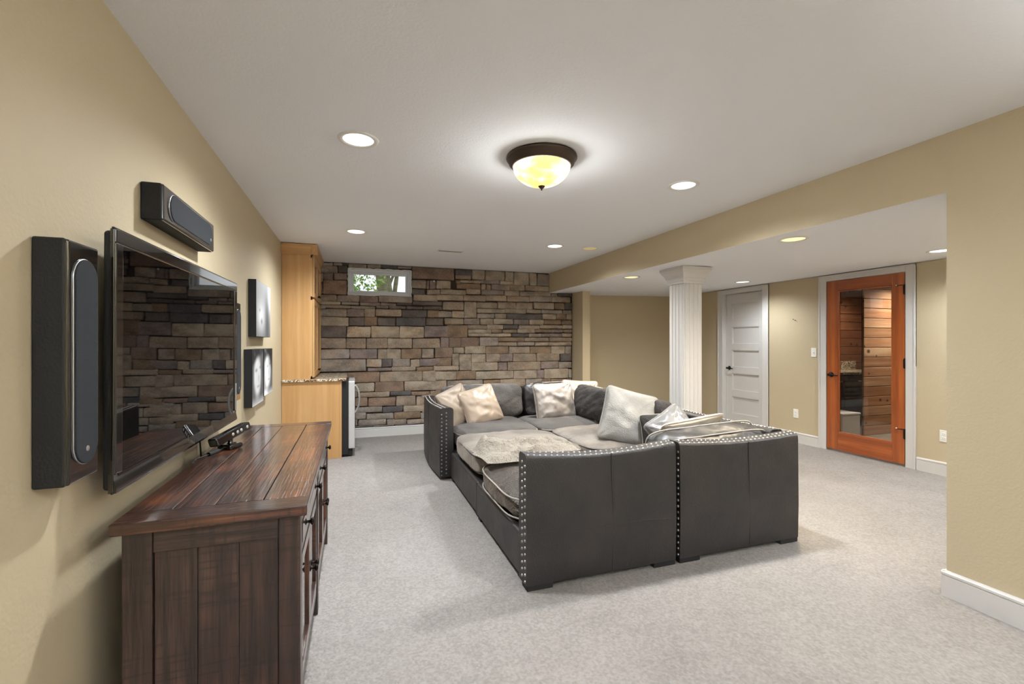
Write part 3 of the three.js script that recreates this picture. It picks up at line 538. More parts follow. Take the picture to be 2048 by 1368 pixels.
// outside the window
struct('ground_outside', bx(-12, 14, 1.2, 1.9, -32, -7.0), std({ color: 0x5d6b3a, roughness: 1 }));
{
  const leafGeo = (() => { const g = new THREE.BufferGeometry(); g.setAttribute('position', new THREE.Float32BufferAttribute([0, 0, 0, 0.03, 0.05, 0.006, 0, 0.13, 0, -0.03, 0.05, 0.006], 3)); g.setIndex([0, 1, 2, 0, 2, 3]); g.computeVertexNormals(); return g; })();
  function foliage(parent, n, s, x0, x1, y0, y1, z0, z1, tints, org, size) {
    const r = rng(s), m = new THREE.InstancedMesh(leafGeo, phys({ color: 0xffffff, roughness: 0.9, transmission: 0.35, thickness: 0 }), n), o = new THREE.Object3D(), c = new THREE.Color();
    for (let i = 0; i < n; i++) { const t = r() * 6.28, q = Math.cbrt(r()), v = r() * 2 - 1, w = Math.sqrt(1 - v * v); o.position.set(lerp(x0, x1, 0.5 + 0.5 * q * w * Math.cos(t)) - org[0], lerp(y0, y1, 0.5 + 0.5 * q * v) - org[1], lerp(z0, z1, 0.5 + 0.5 * q * w * Math.sin(t)) - org[2]); o.rotation.set(r() * 6, r() * 6, r() * 6); o.scale.setScalar(size * (0.7 + r() * 0.8)); o.updateMatrix(); m.setMatrixAt(i, o.matrix); m.setColorAt(i, c.set(tints[Math.floor(r() * tints.length)])); }
    m.name = 'foliage'; m.userData.kind = 'stuff'; shade(m); parent.add(m);
  }
  const t = thing('tree', 'tree with forked pale trunks and bright green leaves outside the high window', 'tree', [0.95, 1.88, -14]);
  const trunk = (pts, r0, r1) => { const c = new THREE.CatmullRomCurve3(pts.map((p) => new THREE.Vector3(...p))), g = new THREE.TubeGeometry(c, 24, 1, 10), p = g.attributes.position, q = new THREE.Vector3(); for (let i = 0; i <= 24; i++) { const at = c.getPointAt(i / 24), rr = lerp(r0, r1, i / 24); for (let j = 0; j <= 10; j++) { const k = i * 11 + j; q.fromBufferAttribute(p, k).sub(at).multiplyScalar(rr * (1 + 0.1 * n3(i, j, 0, 3))).add(at); p.setXYZ(k, q.x, q.y, q.z); } } return boxUV(g, 'y'); };
  part('trunk', trunk([[0.95, 1.85, -14], [0.83, 2.6, -14], [0.76, 3.1, -14], [0.7, 3.8, -14], [0.5, 5.5, -14.2]], 0.2, 0.12), M.bark, t);
  for (const [pts, a, b] of [[[[0.95, 1.9, -14.05], [0.97, 2.75, -14], [0.93, 3.05, -14], [0.88, 3.6, -14], [0.95, 5, -14]], 0.12, 0.05], [[[0.96, 2.9, -14], [1.02, 3.12, -13.98], [1.13, 3.4, -13.9], [1.4, 4.2, -13.8]], 0.045, 0.035], [[[1.1, 1.9, -14.2], [1.13, 2.7, -14.2], [1.2, 3.3, -14.2], [1.3, 4.5, -14.3]], 0.075, 0.05]]) part('branch', trunk(pts, a, b), M.bark, t);
  foliage(t, 900, 5, -0.9, 0.85, 2.4, 4.4, -13.6, -11.6, [0x7fae3c, 0x9cc552, 0x5f8f2c, 0xb4d470], [0.95, 1.88, -14], 0.9);
  const s = thing('shrub', 'pale pinkish green shrub far outside the high window', 'shrub', [2, 1.88, -20]);
  part('stem', tube([[2, 1.85, -20], [1.95, 2.4, -20], [2.05, 3, -20]], 0.03, 10, 6), M.bark, s);
  foliage(s, 900, 9, 0.4, 3.2, 2.0, 3.3, -20.8, -19.2, [0xd8c3b0, 0xb9c38a, 0xcfd3a0, 0xd9a99a], [2, 1.88, -20], 1.1);
  const h = thing('hedge', 'light green hedge far outside the high window', 'hedge', [-1.2, 1.88, -21]);
  foliage(h, 900, 12, -3, 1.3, 1.9, 3.3, -21.8, -20.2, [0xb8c98a, 0x9fb873, 0xd6d9b0], [-1.2, 1.88, -21], 1.1);
  part('stem', tube([[-1.2, 1.85, -21], [-1.25, 2.4, -21], [-1.1, 3, -21]], 0.03, 10, 6), M.bark, h);
}

// ---------------------------------------------------------------- lamps
function spot(x, y, z, power, color, angle = 1.38) {
  const l = new THREE.SpotLight(color, power, 0, angle, 0.85, 2); l.position.set(x, y, z); l.target.position.set(x, 0, z); l.castShadow = true; l.shadow.radius = 3.2; l.shadow.mapSize.set(1024, 1024); scene.add(l, l.target);
}
function downlight(x, y, z, lens, label, power, color) {
  const t = thing('recessed_light', label, 'light', [x, y, z], 'recessed ceiling lights');
  part('trim_ring', lathe([[0.078, 0.002], [0.08, -0.004], [0.092, -0.007], [0.104, -0.004], [0.106, 0.001]], 40, x, y, z), M.trim, t);
  part('lens', lathe([[0, -0.004], [0.05, -0.0035], [0.079, -0.001]], 40, x, y, z), lens, t);
  if (power) spot(x, y - 0.012, z, power, color);
}
const main = [[0.02, -2.6, 'large glowing recessed ceiling light nearest the television wall'], [2.155, -2.63, 'glowing recessed ceiling light above the near end of the sofa, right of the bowl lamp'], [0.015, -4.77, 'glowing recessed ceiling light in front of the tall maple cabinet'], [2.144, -4.765, 'glowing recessed ceiling light beside the dim one, near the stone wall'],
  [0.02, -0.43, 'recessed ceiling light over the camera end of the television wall'], [2.155, -0.43, 'recessed ceiling light over the camera end of the right wall'], [0.02, 1.6, 'recessed ceiling light at the far rear by the television wall'], [2.155, 1.6, 'recessed ceiling light at the far rear by the right wall']];
for (const [x, z, label] of main) downlight(x, CY, z, M.lens, label, z > -1 ? POWER.rear : z < -4 ? POWER.far : POWER.main, COOL);
downlight(2.586, CY, -4.757, M.lensOff, 'dim yellowish recessed fixture next to the tan beam', 0);
for (const [x, z, lens, label, p, c] of [[3.15, -2.61, M.lensDim, 'warm yellow recessed light in the low ceiling, nearer of the two by the beam', POWER.dim, WARM], [3.15, -4.77, M.lensDim, 'small warm yellow recessed light in the low ceiling left of the column', POWER.dim, WARM], [4.96, -4.87, M.lens, 'white recessed light in the low ceiling above the white panelled door', POWER.alcove, COOL], [4.93, -2.63, M.lens, 'white recessed light in the low ceiling cut off by the near wall corner', POWER.alcove, COOL]])
  downlight(x, AY(x) - 0.001, z, lens, label, p, c);
downlight(7.3, 2.2, -4.1, M.lens, 'recessed light in the wood panelled room behind the glass door', POWER.bath, WARM.clone().lerp(COOL, 0.7));
downlight(7.55, 2.2, -5.0, M.lensDim, 'dim recessed light over the vanity behind the glass door', 7, WARM.clone().lerp(COOL, 0.5));
function bowlLamp(x, z, label) {
  const t = thing('ceiling_lamp', label, 'lamp', [x, CY, z], 'amber bowl ceiling lamps');
  part('pan', lathe([[0, -0.002], [0.205, -0.002], [0.208, -0.012], [0.2, -0.022], [0.196, -0.026], [0.192, -0.04], [0.178, -0.055], [0.174, -0.058], [0.166, -0.058], [0.17, -0.03], [0, -0.012]], 56, x, CY, z), M.ringBronze, t, 'dark bronze ring');
  const glow = tex(256, 0.3, (u, v) => { const k = fbm(u, v, 4, 4, 3, 131); return mix(hex(0xf2c866), hex(0xfff8e2), sstep(0.3, 0.58, k)); });
  const prof = []; for (let i = 0; i <= 16; i++) { const a = i / 16 * Math.PI / 2; prof.push([0.168 * Math.sin(a), -0.056 - 0.115 * Math.cos(a)]); }
  const bowl = boxUV(lathe(prof, 56, x, CY, z), 'x');
  part('glass_bowl', bowl, phys({ color: 0xffe9b8, roughness: 0.35, emissive: 0xffffff, emissiveMap: glow, emissiveIntensity: 1.25 }), t, 'glowing amber alabaster glass bowl');
  part('finial', lathe([[0, -0.196], [0.005, -0.193], [0.004, -0.186], [0.012, -0.182], [0.02, -0.172], [0.02, -0.168], [0, -0.166]], 20, x, CY, z), M.ringBronze, t);
  const l = new THREE.PointLight(WARM.clone().lerp(COOL, 0.75), POWER.bowl); l.position.set(x, CY - 0.1, z); l.castShadow = true; l.shadow.radius = 4; scene.add(l);
}
bowlLamp(1.04, -2.5, 'flush amber glass bowl lamp with dark bronze ring on the ceiling');
bowlLamp(1.04, 0.9, 'flush amber glass bowl lamp on the ceiling behind the camera');
function torchiere(x, z, label, power = POWER.floor) {
  const t = thing('floor_lamp', label, 'lamp', [x, 0, z], 'bronze torchiere lamps');
  part('base', lathe([[0, 0], [0.15, 0], [0.15, 0.012], [0.02, 0.03], [0, 0.032]], 40, x, 0, z), M.bronze, t); part('pole', lathe([[0.012, 0.02], [0.012, 1.66], [0.02, 1.68], [0, 1.68]], 16, x, 0, z), M.bronze, t);
  part('bowl_shade', lathe([[0.02, 1.675], [0.1, 1.69], [0.17, 1.75], [0.19, 1.81], [0.185, 1.812], [0.164, 1.755], [0.095, 1.7], [0.02, 1.685]], 40, x, 0, z), M.bronze, t);
  part('bulb', lathe([[0, 1.69], [0.02, 1.7], [0.03, 1.73], [0.02, 1.76], [0, 1.765]], 20, x, 0, z), M.lens, t);
  const l = new THREE.PointLight(COOL, power); l.position.set(x, 1.735, z); l.castShadow = true; l.shadow.radius = 1.2; scene.add(l);
}
torchiere(0.15, 1.2, 'bronze torchiere floor lamp behind the camera by the television wall'); torchiere(2.4, 0.9, 'bronze torchiere floor lamp behind the camera by the right wall');
torchiere(4.3, -0.95, 'bronze torchiere floor lamp in the low ceilinged side room, hidden behind the right wall', POWER.side);
{
  const x0 = 0.93, x1 = 1.235, z0 = -5.49, z1 = -5.39, v = thing('air_vent', 'white slotted air vent in the ceiling near the stone wall', 'vent', [1.08, CY, -5.44]);
  part('frame', [rb(x0, x1, CY - 0.006, CY, z0, z0 + 0.016, 0.002), rb(x0, x1, CY - 0.006, CY, z1 - 0.016, z1, 0.002), rb(x0, x0 + 0.016, CY - 0.006, CY, z0, z1, 0.002), rb(x1 - 0.016, x1, CY - 0.006, CY, z0, z1, 0.002)], M.trim, v);
  part('backing', bx(x0 + 0.01, x1 - 0.01, CY - 0.0012, CY - 0.0002, z0 + 0.01, z1 - 0.01), M.black, v);
  for (let k = 0; k < 4; k++) part('slat', boxUV(new THREE.BoxGeometry(x1 - x0 - 0.03, 0.001, 0.006).rotateX(0.3).translate((x0 + x1) / 2, CY - 0.0045, z0 + 0.026 + k * 0.016)), M.trim, v);
}

// ---------------------------------------------------------------- television wall
function placed(name, label, category, pos, rot, group) { const t = thing(name, label, category, pos, group); t.rotation.order = 'YXZ'; t.rotation.set(rot[1], rot[0], rot[2]); origin.set(t, [0, 0, 0]); return t; }
function stadium(w, h) { const r = Math.min(w, h) / 2, s = new THREE.Shape(); if (h > w) { s.absarc(0, h / 2 - r, r, 0, Math.PI); s.absarc(0, -h / 2 + r, r, Math.PI, 2 * Math.PI); } else { s.absarc(-w / 2 + r, 0, r, Math.PI / 2, Math.PI * 1.5); s.absarc(w / 2 - r, 0, r, -Math.PI / 2, Math.PI / 2); } return s; }
function speaker(name, label, y, z, w, h, ny, tilt = 0) {              // local axes: x along the wall towards the stone end, z out of the wall
  const t = placed(name, label, 'speaker', [LX + 0.001, y, z], [Math.PI / 2, 0, 0], 'wall speakers round the television'), d = 0.072;
  part('cabinet', boxUV(new RoundedBoxGeometry(w, h, d - 0.006, 3, 0.006).translate(0, 0, (d - 0.006) / 2)), M.boxBlack, t);
  const b = part('baffle', boxUV(new RoundedBoxGeometry(w - 0.004, h - 0.004, 0.02, 3, 0.007).translate(0, 0, d - 0.008)), M.blackGloss, t, 'glossy black front');
  const v = h > w, gw = v ? w * 0.74 : w * 0.84, gh = v ? h * 0.86 : h * 0.74, pts = stadium(gw, gh).getSpacedPoints(80).map((p) => [p.x, p.y, d + 0.003]);
  part('grille', boxUV(prism(stadium(gw, gh), 0.006, 0.003).translate(0, 0, d)), M.grille, t, 'dark grey fabric grille');
  part('grille_ring', tube(pts.slice(0, -1), 0.0022, 140, 6, true), M.silver, b, 'thin silver ring');
  part('badge', lathe([[0, 0.002], [0.007, 0.0015], [0.008, 0]], 16, v ? 0.0 : gw / 2 - 0.03, v ? -h / 2 + h * 0.1 + 0.02 : -gh * 0.22, d + 0.0085, [Math.PI / 2, 0, 0]), M.silver, b);
  return t;
}
speaker('wall_speaker', 'tall black wall speaker left of the television, nearest the camera', 1.268, -1.532, 0.148, 0.63);
speaker('wall_speaker', 'tall black wall speaker half hidden behind the far edge of the television', 1.26, -3.24, 0.148, 0.61);
speaker('wall_speaker', 'wide black centre speaker mounted above the television', 1.85, -2.4, 0.66, 0.142);
{
  const W = 1.385, H = 0.79, t = placed('television', 'large flat black glossy television on the tan wall', 'television', [LX + 0.006, 1.265, -2.367], [Math.PI / 2 - 0.016, 0.004, 0]);
  const zb = 0.055, zf = 0.092;
  part('back_shell', boxUV(new RoundedBoxGeometry(W - 0.012, H - 0.012, 0.03, 3, 0.012).translate(0, 0, zb + 0.015)), M.black, t);
  const fr = (w, h, a, b, z0, z1, r) => [rb(-w / 2, w / 2, h / 2 - a, h / 2, z0, z1, r), rb(-w / 2, w / 2, -h / 2, -h / 2 + b, z0, z1, r), rb(-w / 2, -w / 2 + a, -h / 2 + b * 0.9, h / 2 - a * 0.9, z0, z1, r), rb(w / 2 - a, w / 2, -h / 2 + b * 0.9, h / 2 - a * 0.9, z0, z1, r)];
  part('bezel', fr(W, H, 0.046, 0.06, zf - 0.018, zf, 0.006).filter((g, k) => k !== 1), M.blackGloss, t);
  part('lower_bezel', extrudeX([[-(zf - 0.018), -H / 2], [-(zf + 0.001), -H / 2], [-(zf + 0.002), -H / 2 + 0.008], [-(zf - 0.008), -H / 2 + 0.06], [-(zf - 0.018), -H / 2 + 0.06]].reverse(), -W / 2, W / 2), M.blackGloss, t);
  part('edge_strip', fr(W + 0.006, H + 0.006, 0.006, 0.006, zf - 0.012, zf - 0.004, 0.003), M.blackGloss, t, 'thin glossy edge');
  part('screen', bx(-W / 2 + 0.03, W / 2 - 0.03, -H / 2 + 0.04, H / 2 - 0.03, zf - 0.012, zf - 0.005), M.screen, t);
  part('wall_bracket', [rb(-0.25, 0.25, -0.2, 0.2, 0.001, 0.014, 0.003), rb(-0.2, -0.15, -0.25, 0.25, 0.014, 0.056, 0.003), rb(0.15, 0.2, -0.25, 0.25, 0.014, 0.056, 0.003)], M.black, t);
  const c = thing('television_cable', 'thin black cable hanging below the television to the console', 'cable', [-0.74, 0.79, -2.72]);
  part('cord', tube([[-0.725, 0.9, -2.7], [-0.74, 0.86, -2.71], [-0.742, 0.78, -2.73], [-0.735, 0.62, -2.74], [-0.74, 0.4, -2.75]], 0.004, 40, 6), M.black, c);
}
function portrait(seed, kind) {                                        // soft grey print on canvas
  const r = rng(seed);
  return tex(256, 1, (u, v) => {
    const n = fbm(u, v, 5, 5, 3, seed), g = (x, y, a, b) => Math.exp(-(((u - x) / a) ** 2 + ((v - y) / b) ** 2));
    let k = 0.62 + 0.2 * (n - 0.5);
    if (kind === 0) { k = 0.45 + 0.3 * v + 0.35 * g(0.3, 0.35, 0.3, 0.3) - 0.25 * g(0.75, 0.4, 0.16, 0.5) + 0.25 * g(0.95, 0.75, 0.2, 0.3); k -= 0.35 * g(0.35, 0.28, 0.05, 0.05) + 0.2 * g(0.22, 0.48, 0.05, 0.03); }
    else { const f = g(0.45, 0.52, 0.36, 0.42); k = 0.34 + 0.52 * sstep(0.2, 0.7, f) - 0.34 * (g(0.34, 0.62, 0.09, 0.03) + 0.6 * g(0.68, 0.66, 0.07, 0.03)) - 0.14 * g(0.56, 0.47, 0.04, 0.06) - 0.2 * g(0.52, 0.32, 0.11, 0.022) - 0.5 * sstep(0.78, 0.98, v - 0.25 * (u - 0.5)) * sstep(0.2, 0.5, n) + 0.12 * (n - 0.5); if (v < 0.16) k = lerp(0.8, k, v / 0.16); if (kind === 2) k += 0.35 * sstep(0.55, 0.2, u) - 0.4 * g(0.85, 0.9, 0.4, 0.25); }
    return [k, k, k * 1.01];
  });
}
for (const [label, y, z, w, h, s, k] of [['black and white canvas print hanging alone above the other two prints', 1.578, -4.216, 0.61, 0.435, 141, 0], ['black and white canvas portrait in the lower row, nearest the television', 1.054, -3.98, 0.425, 0.425, 151, 1], ['black and white canvas portrait in the lower row, next to the maple cabinet', 1.068, -4.43, 0.4, 0.39, 161, 2]]) {
  const t = placed('canvas_print', label, 'picture', [LX + 0.001, y, z], [Math.PI / 2, 0, 0], 'canvas prints on the television wall');
  part('canvas', boxUV(new RoundedBoxGeometry(w, h, 0.054, 2, 0.003).translate(0, 0, 0.027)), M.canvasEdge, t);
  const g = new THREE.PlaneGeometry(w - 0.005, h - 0.005).translate(0, 0, 0.0545), m = portrait(s, k); m.repeat.set(1, 1);
  part('print', g, std({ map: m, roughness: 0.7 }), t);
}

// ---------------------------------------------------------------- media console
{
  const X0 = -0.65, X1 = -0.168, Z1 = -1.655, Z0 = -3.285, T = 0.755, t = thing('media_console', 'dark rustic wood media console under the television', 'console', [-0.41, 0, -2.47]);
  const tx0 = -0.672, tx1 = -0.146, tz1 = -1.63, tz0 = -3.31, top = part('top_frame', rb(tx0, tx1, T, T + 0.012, tz0, tz1, 0.005, 'z'), M.darkTop, t);
  const plank = (x0, x1, z0, z1, grain, lift) => part('plank', rb(x0, x1, T + 0.004, T + 0.0355 + lift, z0, z1, 0.0035, grain), M.darkTop, top);
  plank(tx0, tx1, tz1 - 0.1, tz1, 'x', 0); plank(tx0, tx1, tz0, tz0 + 0.1, 'x', 0);
  const xs = [tx0, -0.545, -0.43, -0.29, tx1]; for (let k = 0; k < 4; k++) plank(xs[k] + 0.0008, xs[k + 1] - 0.0008, tz0 + 0.1015, tz1 - 0.1015, 'z', [0, -0.001, 0.0004, -0.0006][k]);
  for (const z of [[Z1 - 0.055, Z1], [Z0, Z0 + 0.055]]) {
    part('post', rb(X0, X0 + 0.075, 0, T, z[0], z[1], 0.003, 'y'), M.darkWood, t); part('post', rb(X1 - 0.065, X1, 0, T, z[0], z[1], 0.003, 'y'), M.darkWood, t);
    const pz = z[1] === Z1 ? [Z1 - 0.03, Z1 - 0.012] : [Z0 + 0.012, Z0 + 0.03], a = X0 + 0.0765, b = X1 - 0.0665;
    part('end_rail', rb(a, b, 0.685, T, z[0] + 0.004, z[1] - 0.004, 0.002, 'x'), M.darkWood, t); part('end_rail', rb(a, b, 0.1, 0.17, z[0] + 0.004, z[1] - 0.004, 0.002, 'x'), M.darkWood, t);
    for (let k = 0; k < 3; k++) part('end_board', rb(lerp(a, b, k / 3) + 0.0006, lerp(a, b, (k + 1) / 3) - 0.0006, 0.168, 0.687, pz[0], pz[1], 0.002, 'y'), M.darkWood, t);
  }
  const zm = -2.44; part('post', rb(X1 - 0.05, X1, 0, T, zm - 0.03, zm + 0.03, 0.003, 'y'), M.darkWood, t); part('post', rb(X0, X0 + 0.05, 0, T, zm - 0.03, zm + 0.03, 0.003, 'y'), M.darkWood, t);
  part('back_panel', rb(X0 + 0.004, X0 + 0.016, 0.1, T, Z0 + 0.05, Z1 - 0.05, 0.001, 'z'), M.darkWood, t);
  part('bottom_board', rb(X0 + 0.016, X1 - 0.03, 0.1, 0.125, Z0 + 0.05, Z1 - 0.05, 0.002, 'z'), M.darkWood, t); part('shelf', rb(X0 + 0.016, X1 - 0.05, 0.34, 0.36, Z0 + 0.05, Z1 - 0.05, 0.002, 'z'), M.darkWood, t);
  const knob = (parent, y, z) => part('knob', lathe([[0, 0], [0.012, 0], [0.012, 0.003], [0.005, 0.006], [0.005, 0.016], [0.013, 0.022], [0.014, 0.027], [0.009, 0.031], [0, 0.032]], 18, X1 - 0.003, y, z, [0, 0, -Math.PI / 2]), M.bronze, parent, 'dark bronze knob');
  for (const [a, b] of [[zm + 0.033, Z1 - 0.058], [Z0 + 0.058, zm - 0.033]]) {
    part('front_rail', rb(X1 - 0.045, X1 - 0.006, 0.72, T, a, b, 0.002, 'z'), M.darkWood, t); part('front_rail', rb(X1 - 0.045, X1 - 0.006, 0.585, 0.6, a, b, 0.002, 'z'), M.darkWood, t); part('front_rail', rb(X1 - 0.045, X1 - 0.006, 0.1, 0.14, a, b, 0.002, 'z'), M.darkWood, t);
    const d = part('drawer', rb(X1 - 0.25, X1 - 0.004, 0.604, 0.716, a + 0.003, b - 0.003, 0.003, 'z'), M.darkTop, t);
    part('drawer_panel', rb(X1 - 0.006, X1 - 0.001, 0.625, 0.695, a + 0.03, b - 0.03, 0.002, 'z'), M.darkTop, d); knob(d, 0.66, b - 0.13); knob(d, 0.66, a + 0.13);
    const m = (a + b) / 2;
    for (const [p, q, kz] of [[a + 0.003, m - 0.0015, m - 0.025], [m + 0.0015, b - 0.003, m + 0.025]]) {
      const f = part('door', [rb(X1 - 0.026, X1 - 0.004, 0.143, 0.582, p, p + 0.045, 0.003, 'y'), rb(X1 - 0.026, X1 - 0.004, 0.143, 0.582, q - 0.045, q, 0.003, 'y'), rb(X1 - 0.026, X1 - 0.004, 0.537, 0.582, p + 0.044, q - 0.044, 0.003, 'z'), rb(X1 - 0.026, X1 - 0.004, 0.143, 0.19, p + 0.044, q - 0.044, 0.003, 'z')], M.darkTop, t);
      part('pane', bx(X1 - 0.017, X1 - 0.013, 0.188, 0.54, p + 0.044, q - 0.044), M.glass, f, 'clear glass pane'); knob(f, 0.4, kz);
    }
  }
}
{ // black sensor bar on its foot, with its lead
  const t = placed('sensor_bar', 'black tilted sensor bar on a small foot on the console', 'camera', [-0.585, 0.792, -2.62], [1.05, 0, 0]);
  part('foot', boxUV(new RoundedBoxGeometry(0.085, 0.024, 0.08, 3, 0.01).translate(0, 0.012, 0)), M.blackGloss, t);
  part('neck', lathe([[0.02, 0.02], [0.012, 0.028], [0.012, 0.05]], 16, 0, 0, 0), M.blackGloss, t);
  const bar = new RoundedBoxGeometry(0.22, 0.042, 0.055, 4, 0.009).rotateX(-0.15).rotateZ(0.22).translate(0, 0.07, 0), b = part('bar', boxUV(bar), M.blackGloss, t);
  for (const x of [-0.01, 0.02, 0.045, 0.085]) part('lens', lathe([[0, 0.002], [0.006, 0.001], [0.008, 0]], 14, 0, 0, 0, [Math.PI / 2, 0, 0]).translate(x, 0, 0.0275).rotateX(-0.15).rotateZ(0.22).translate(0, 0.07, 0), M.silver, b);
  const c = thing('sensor_cable', 'short black lead lying behind the sensor bar on the console', 'cable', [-0.62, 0.79, -2.5]);
  part('cord', tube([[-0.6, 0.806, -2.58], [-0.62, 0.8, -2.5], [-0.645, 0.802, -2.42], [-0.668, 0.796, -2.37], [-0.69, 0.74, -2.34], [-0.7, 0.6, -2.33]], 0.0035, 40, 6), M.black, c); part('ferrite', tube([[-0.612, 0.803, -2.52], [-0.634, 0.803, -2.45]], 0.01, 8, 10), M.black, c);
}

// ---------------------------------------------------------------- maple cabinet, counter and fridge
{
  const Z1 = -5.575, Z0 = -6.66, F = -0.445, t = thing('tall_cabinet', 'tall maple wall cabinet with crown moulding beside the stone wall', 'cabinet', [-0.6, 0.905, -6.1]);
  part('side_panel', rb(LX + 0.003, F, 0.905, 2.3, Z1 - 0.018, Z1, 0.002, 'y'), M.maple, t); part('side_panel', rb(LX + 0.003, F, 0.905, 2.3, Z0, Z0 + 0.018, 0.002, 'y'), M.maple, t);
  part('carcass', bx(LX + 0.004, F - 0.02, 0.91, 2.29, Z0 + 0.018, Z1 - 0.018), M.mapleDark, t);
  part('face_frame', [rb(F - 0.02, F, 0.905, 2.3, Z1 - 0.04, Z1 - 0.001, 0.002, 'y'), rb(F - 0.02, F, 0.905, 2.3, Z0, Z0 + 0.04, 0.002, 'y'), rb(F - 0.02, F, 2.26, 2.3, Z0, Z1, 0.002, 'z'), rb(F - 0.02, F, 0.905, 0.94, Z0, Z1, 0.002, 'z'), rb(F - 0.02, F, 1.79, 1.83, Z0, Z1, 0.002, 'z')], M.maple, t);
  const m = (Z0 + Z1) / 2;
  for (const [z0, z1, kz] of [[Z0 + 0.012, m - 0.002, m - 0.035], [m + 0.002, Z1 - 0.012, m + 0.035]]) for (const [y0, y1, glass] of [[0.925, 1.8, 0], [1.82, 2.285, 1]]) {
    const d = part('door', [rb(F, F + 0.02, y0, y1, z0, z0 + 0.06, 0.003, 'y'), rb(F, F + 0.02, y0, y1, z1 - 0.06, z1, 0.003, 'y'), rb(F, F + 0.02, y0, y0 + 0.06, z0 + 0.06, z1 - 0.06, 0.003, 'z'), rb(F, F + 0.02, y1 - 0.06, y1, z0 + 0.06, z1 - 0.06, 0.003, 'z')], M.maple, t);
    if (glass) part('pane', bx(F + 0.006, F + 0.01, y0 + 0.058, y1 - 0.058, z0 + 0.058, z1 - 0.058), M.glass, d, 'clear glass pane'); else part('door_panel', rb(F + 0.002, F + 0.012, y0 + 0.058, y1 - 0.058, z0 + 0.058, z1 - 0.058, 0.003, 'y'), M.maple, d);
    part('knob', lathe([[0, 0], [0.006, 0], [0.006, 0.014], [0.014, 0.02], [0.013, 0.028], [0, 0.03]], 16, F + 0.019, glass ? y0 + 0.05 : y0 + 0.06, kz, [0, 0, -Math.PI / 2]), M.bronze, d, 'dark bronze knob');
  }
  const prof = [[0, 2.29], [0.012, 2.29], [0.014, 2.31], [0.024, 2.318], [0.034, 2.345], [0.05, 2.37], [0.054, 2.372], [0.056, 2.398], [0, 2.398]];
  const crownA = prism(poly(prof), F - LX + 0.057).rotateY(-Math.PI / 2).translate(F + 0.0555, 0, Z1), crownB = prism(poly(prof), Z1 - Z0 + 0.056).translate(F, 0, Z0);
  part('crown_moulding', [boxUV(crownA, 'x', nextOff()), boxUV(crownB, 'z', nextOff())], M.maple, t);
  const b = thing('base_cabinet', 'maple base cabinet end panel below the granite counter', 'cabinet', [-0.45, 0, -5.6]);
  part('end_panel', rb(LX + 0.003, -0.14, 0, 0.874, -5.598, -5.578, 0.002, 'y'), M.maple, b); part('end_stile', rb(-0.162, -0.138, 0, 0.874, -5.6, -5.575, 0.002, 'y'), M.maple, b);
  part('back_board', rb(LX + 0.003, LX + 0.02, 0, 0.874, -6.66, -5.598, 0.002, 'y'), M.mapleDark, b);
  part('far_panel', rb(LX + 0.02, -0.14, 0, 0.874, -6.66, -6.64, 0.002, 'y'), M.maple, b);
  const c = thing('granite_countertop', 'speckled tan granite countertop on the maple base cabinet', 'countertop', [-0.42, 0.875, -6.1]);
  part('slab', rb(LX + 0.002, -0.088, 0.8745, 0.9045, -6.66, -5.555, 0.008), M.granite, c); part('backsplash', rb(LX + 0.002, -0.46, 0.9045, 0.95, -6.66, -6.645, 0.003), M.granite, c);
  const f = thing('mini_fridge', 'stainless front mini fridge beside the maple base cabinet', 'fridge', [-0.35, 0, -5.9]);
  part('body', rb(-0.66, -0.068, 0.03, 0.868, -6.2, -5.605, 0.006), M.black, f); part('toe_grille', rb(-0.6, -0.02, 0.012, 0.09, -6.18, -5.62, 0.004), M.boxBlack, f);
  const d = part('door', rb(-0.066, 0.004, 0.095, 0.868, -6.2, -5.605, 0.008, 'y'), M.steel, f, 'pale stainless door');
  part('handle', tube([[0.002, 0.82, -5.66], [0.02, 0.8, -5.66], [0.045, 0.74, -5.66], [0.055, 0.66, -5.66], [0.045, 0.58, -5.66], [0.02, 0.52, -5.66], [0.002, 0.5, -5.66]], 0.012, 40, 10), M.silver, d, 'curved silver bar handle');
  for (const [x, z] of [[-0.6, -6.15], [-0.6, -5.65], [-0.12, -6.15], [-0.12, -5.65]]) part('foot', lathe([[0, 0], [0.018, 0], [0.018, 0.02], [0.01, 0.022], [0.01, 0.035]], 12, x, 0, z), M.black, f);
}
// ---------------------------------------------------------------- plates and pins on the walls
function plate(name, label, cat, x, y, z, slots) {
  const t = thing(name, label, cat, [x, y, z], slots ? 'white wall outlets' : undefined); part('cover_plate', rb(x - 0.006, x, y - 0.058, y + 0.058, z - 0.036, z + 0.036, 0.003, 'y'), M.plate, t);
  if (slots) for (const s of [-1, 1]) { const o = part('receptacle', rb(x - 0.009, x - 0.004, y + s * 0.02 - 0.014, y + s * 0.02 + 0.014, z - 0.017, z + 0.017, 0.006), M.plate, t); for (const q of [-1, 1]) part('slot', bx(x - 0.0095, x - 0.0088, y + s * 0.02 - 0.004, y + s * 0.02 + 0.005, z + q * 0.006 - 0.001, z + q * 0.006 + 0.001), M.black, o); }
  else part('toggle', rb(x - 0.018, x - 0.004, y - 0.004, y + 0.012, z - 0.005, z + 0.005, 0.003), M.plate, t);
  for (const s of slots ? [0] : [-1, 1]) part('screw', lathe([[0, 0.0015], [0.003, 0.001], [0.0035, 0]], 10, x - 0.006, y + s * 0.03, z, [0, 0, Math.PI / 2]), M.silver, t);
}
plate('light_switch', 'white light switch between the two doors', 'switch', DX, 1.187, -4.268, false);
plate('wall_outlet', 'white wall outlet low between the two doors', 'outlet', DX, 0.379, -4.519, true);
plate('wall_outlet', 'white wall outlet low at the right of the orange door', 'outlet', DX, 0.391, -2.91, true);
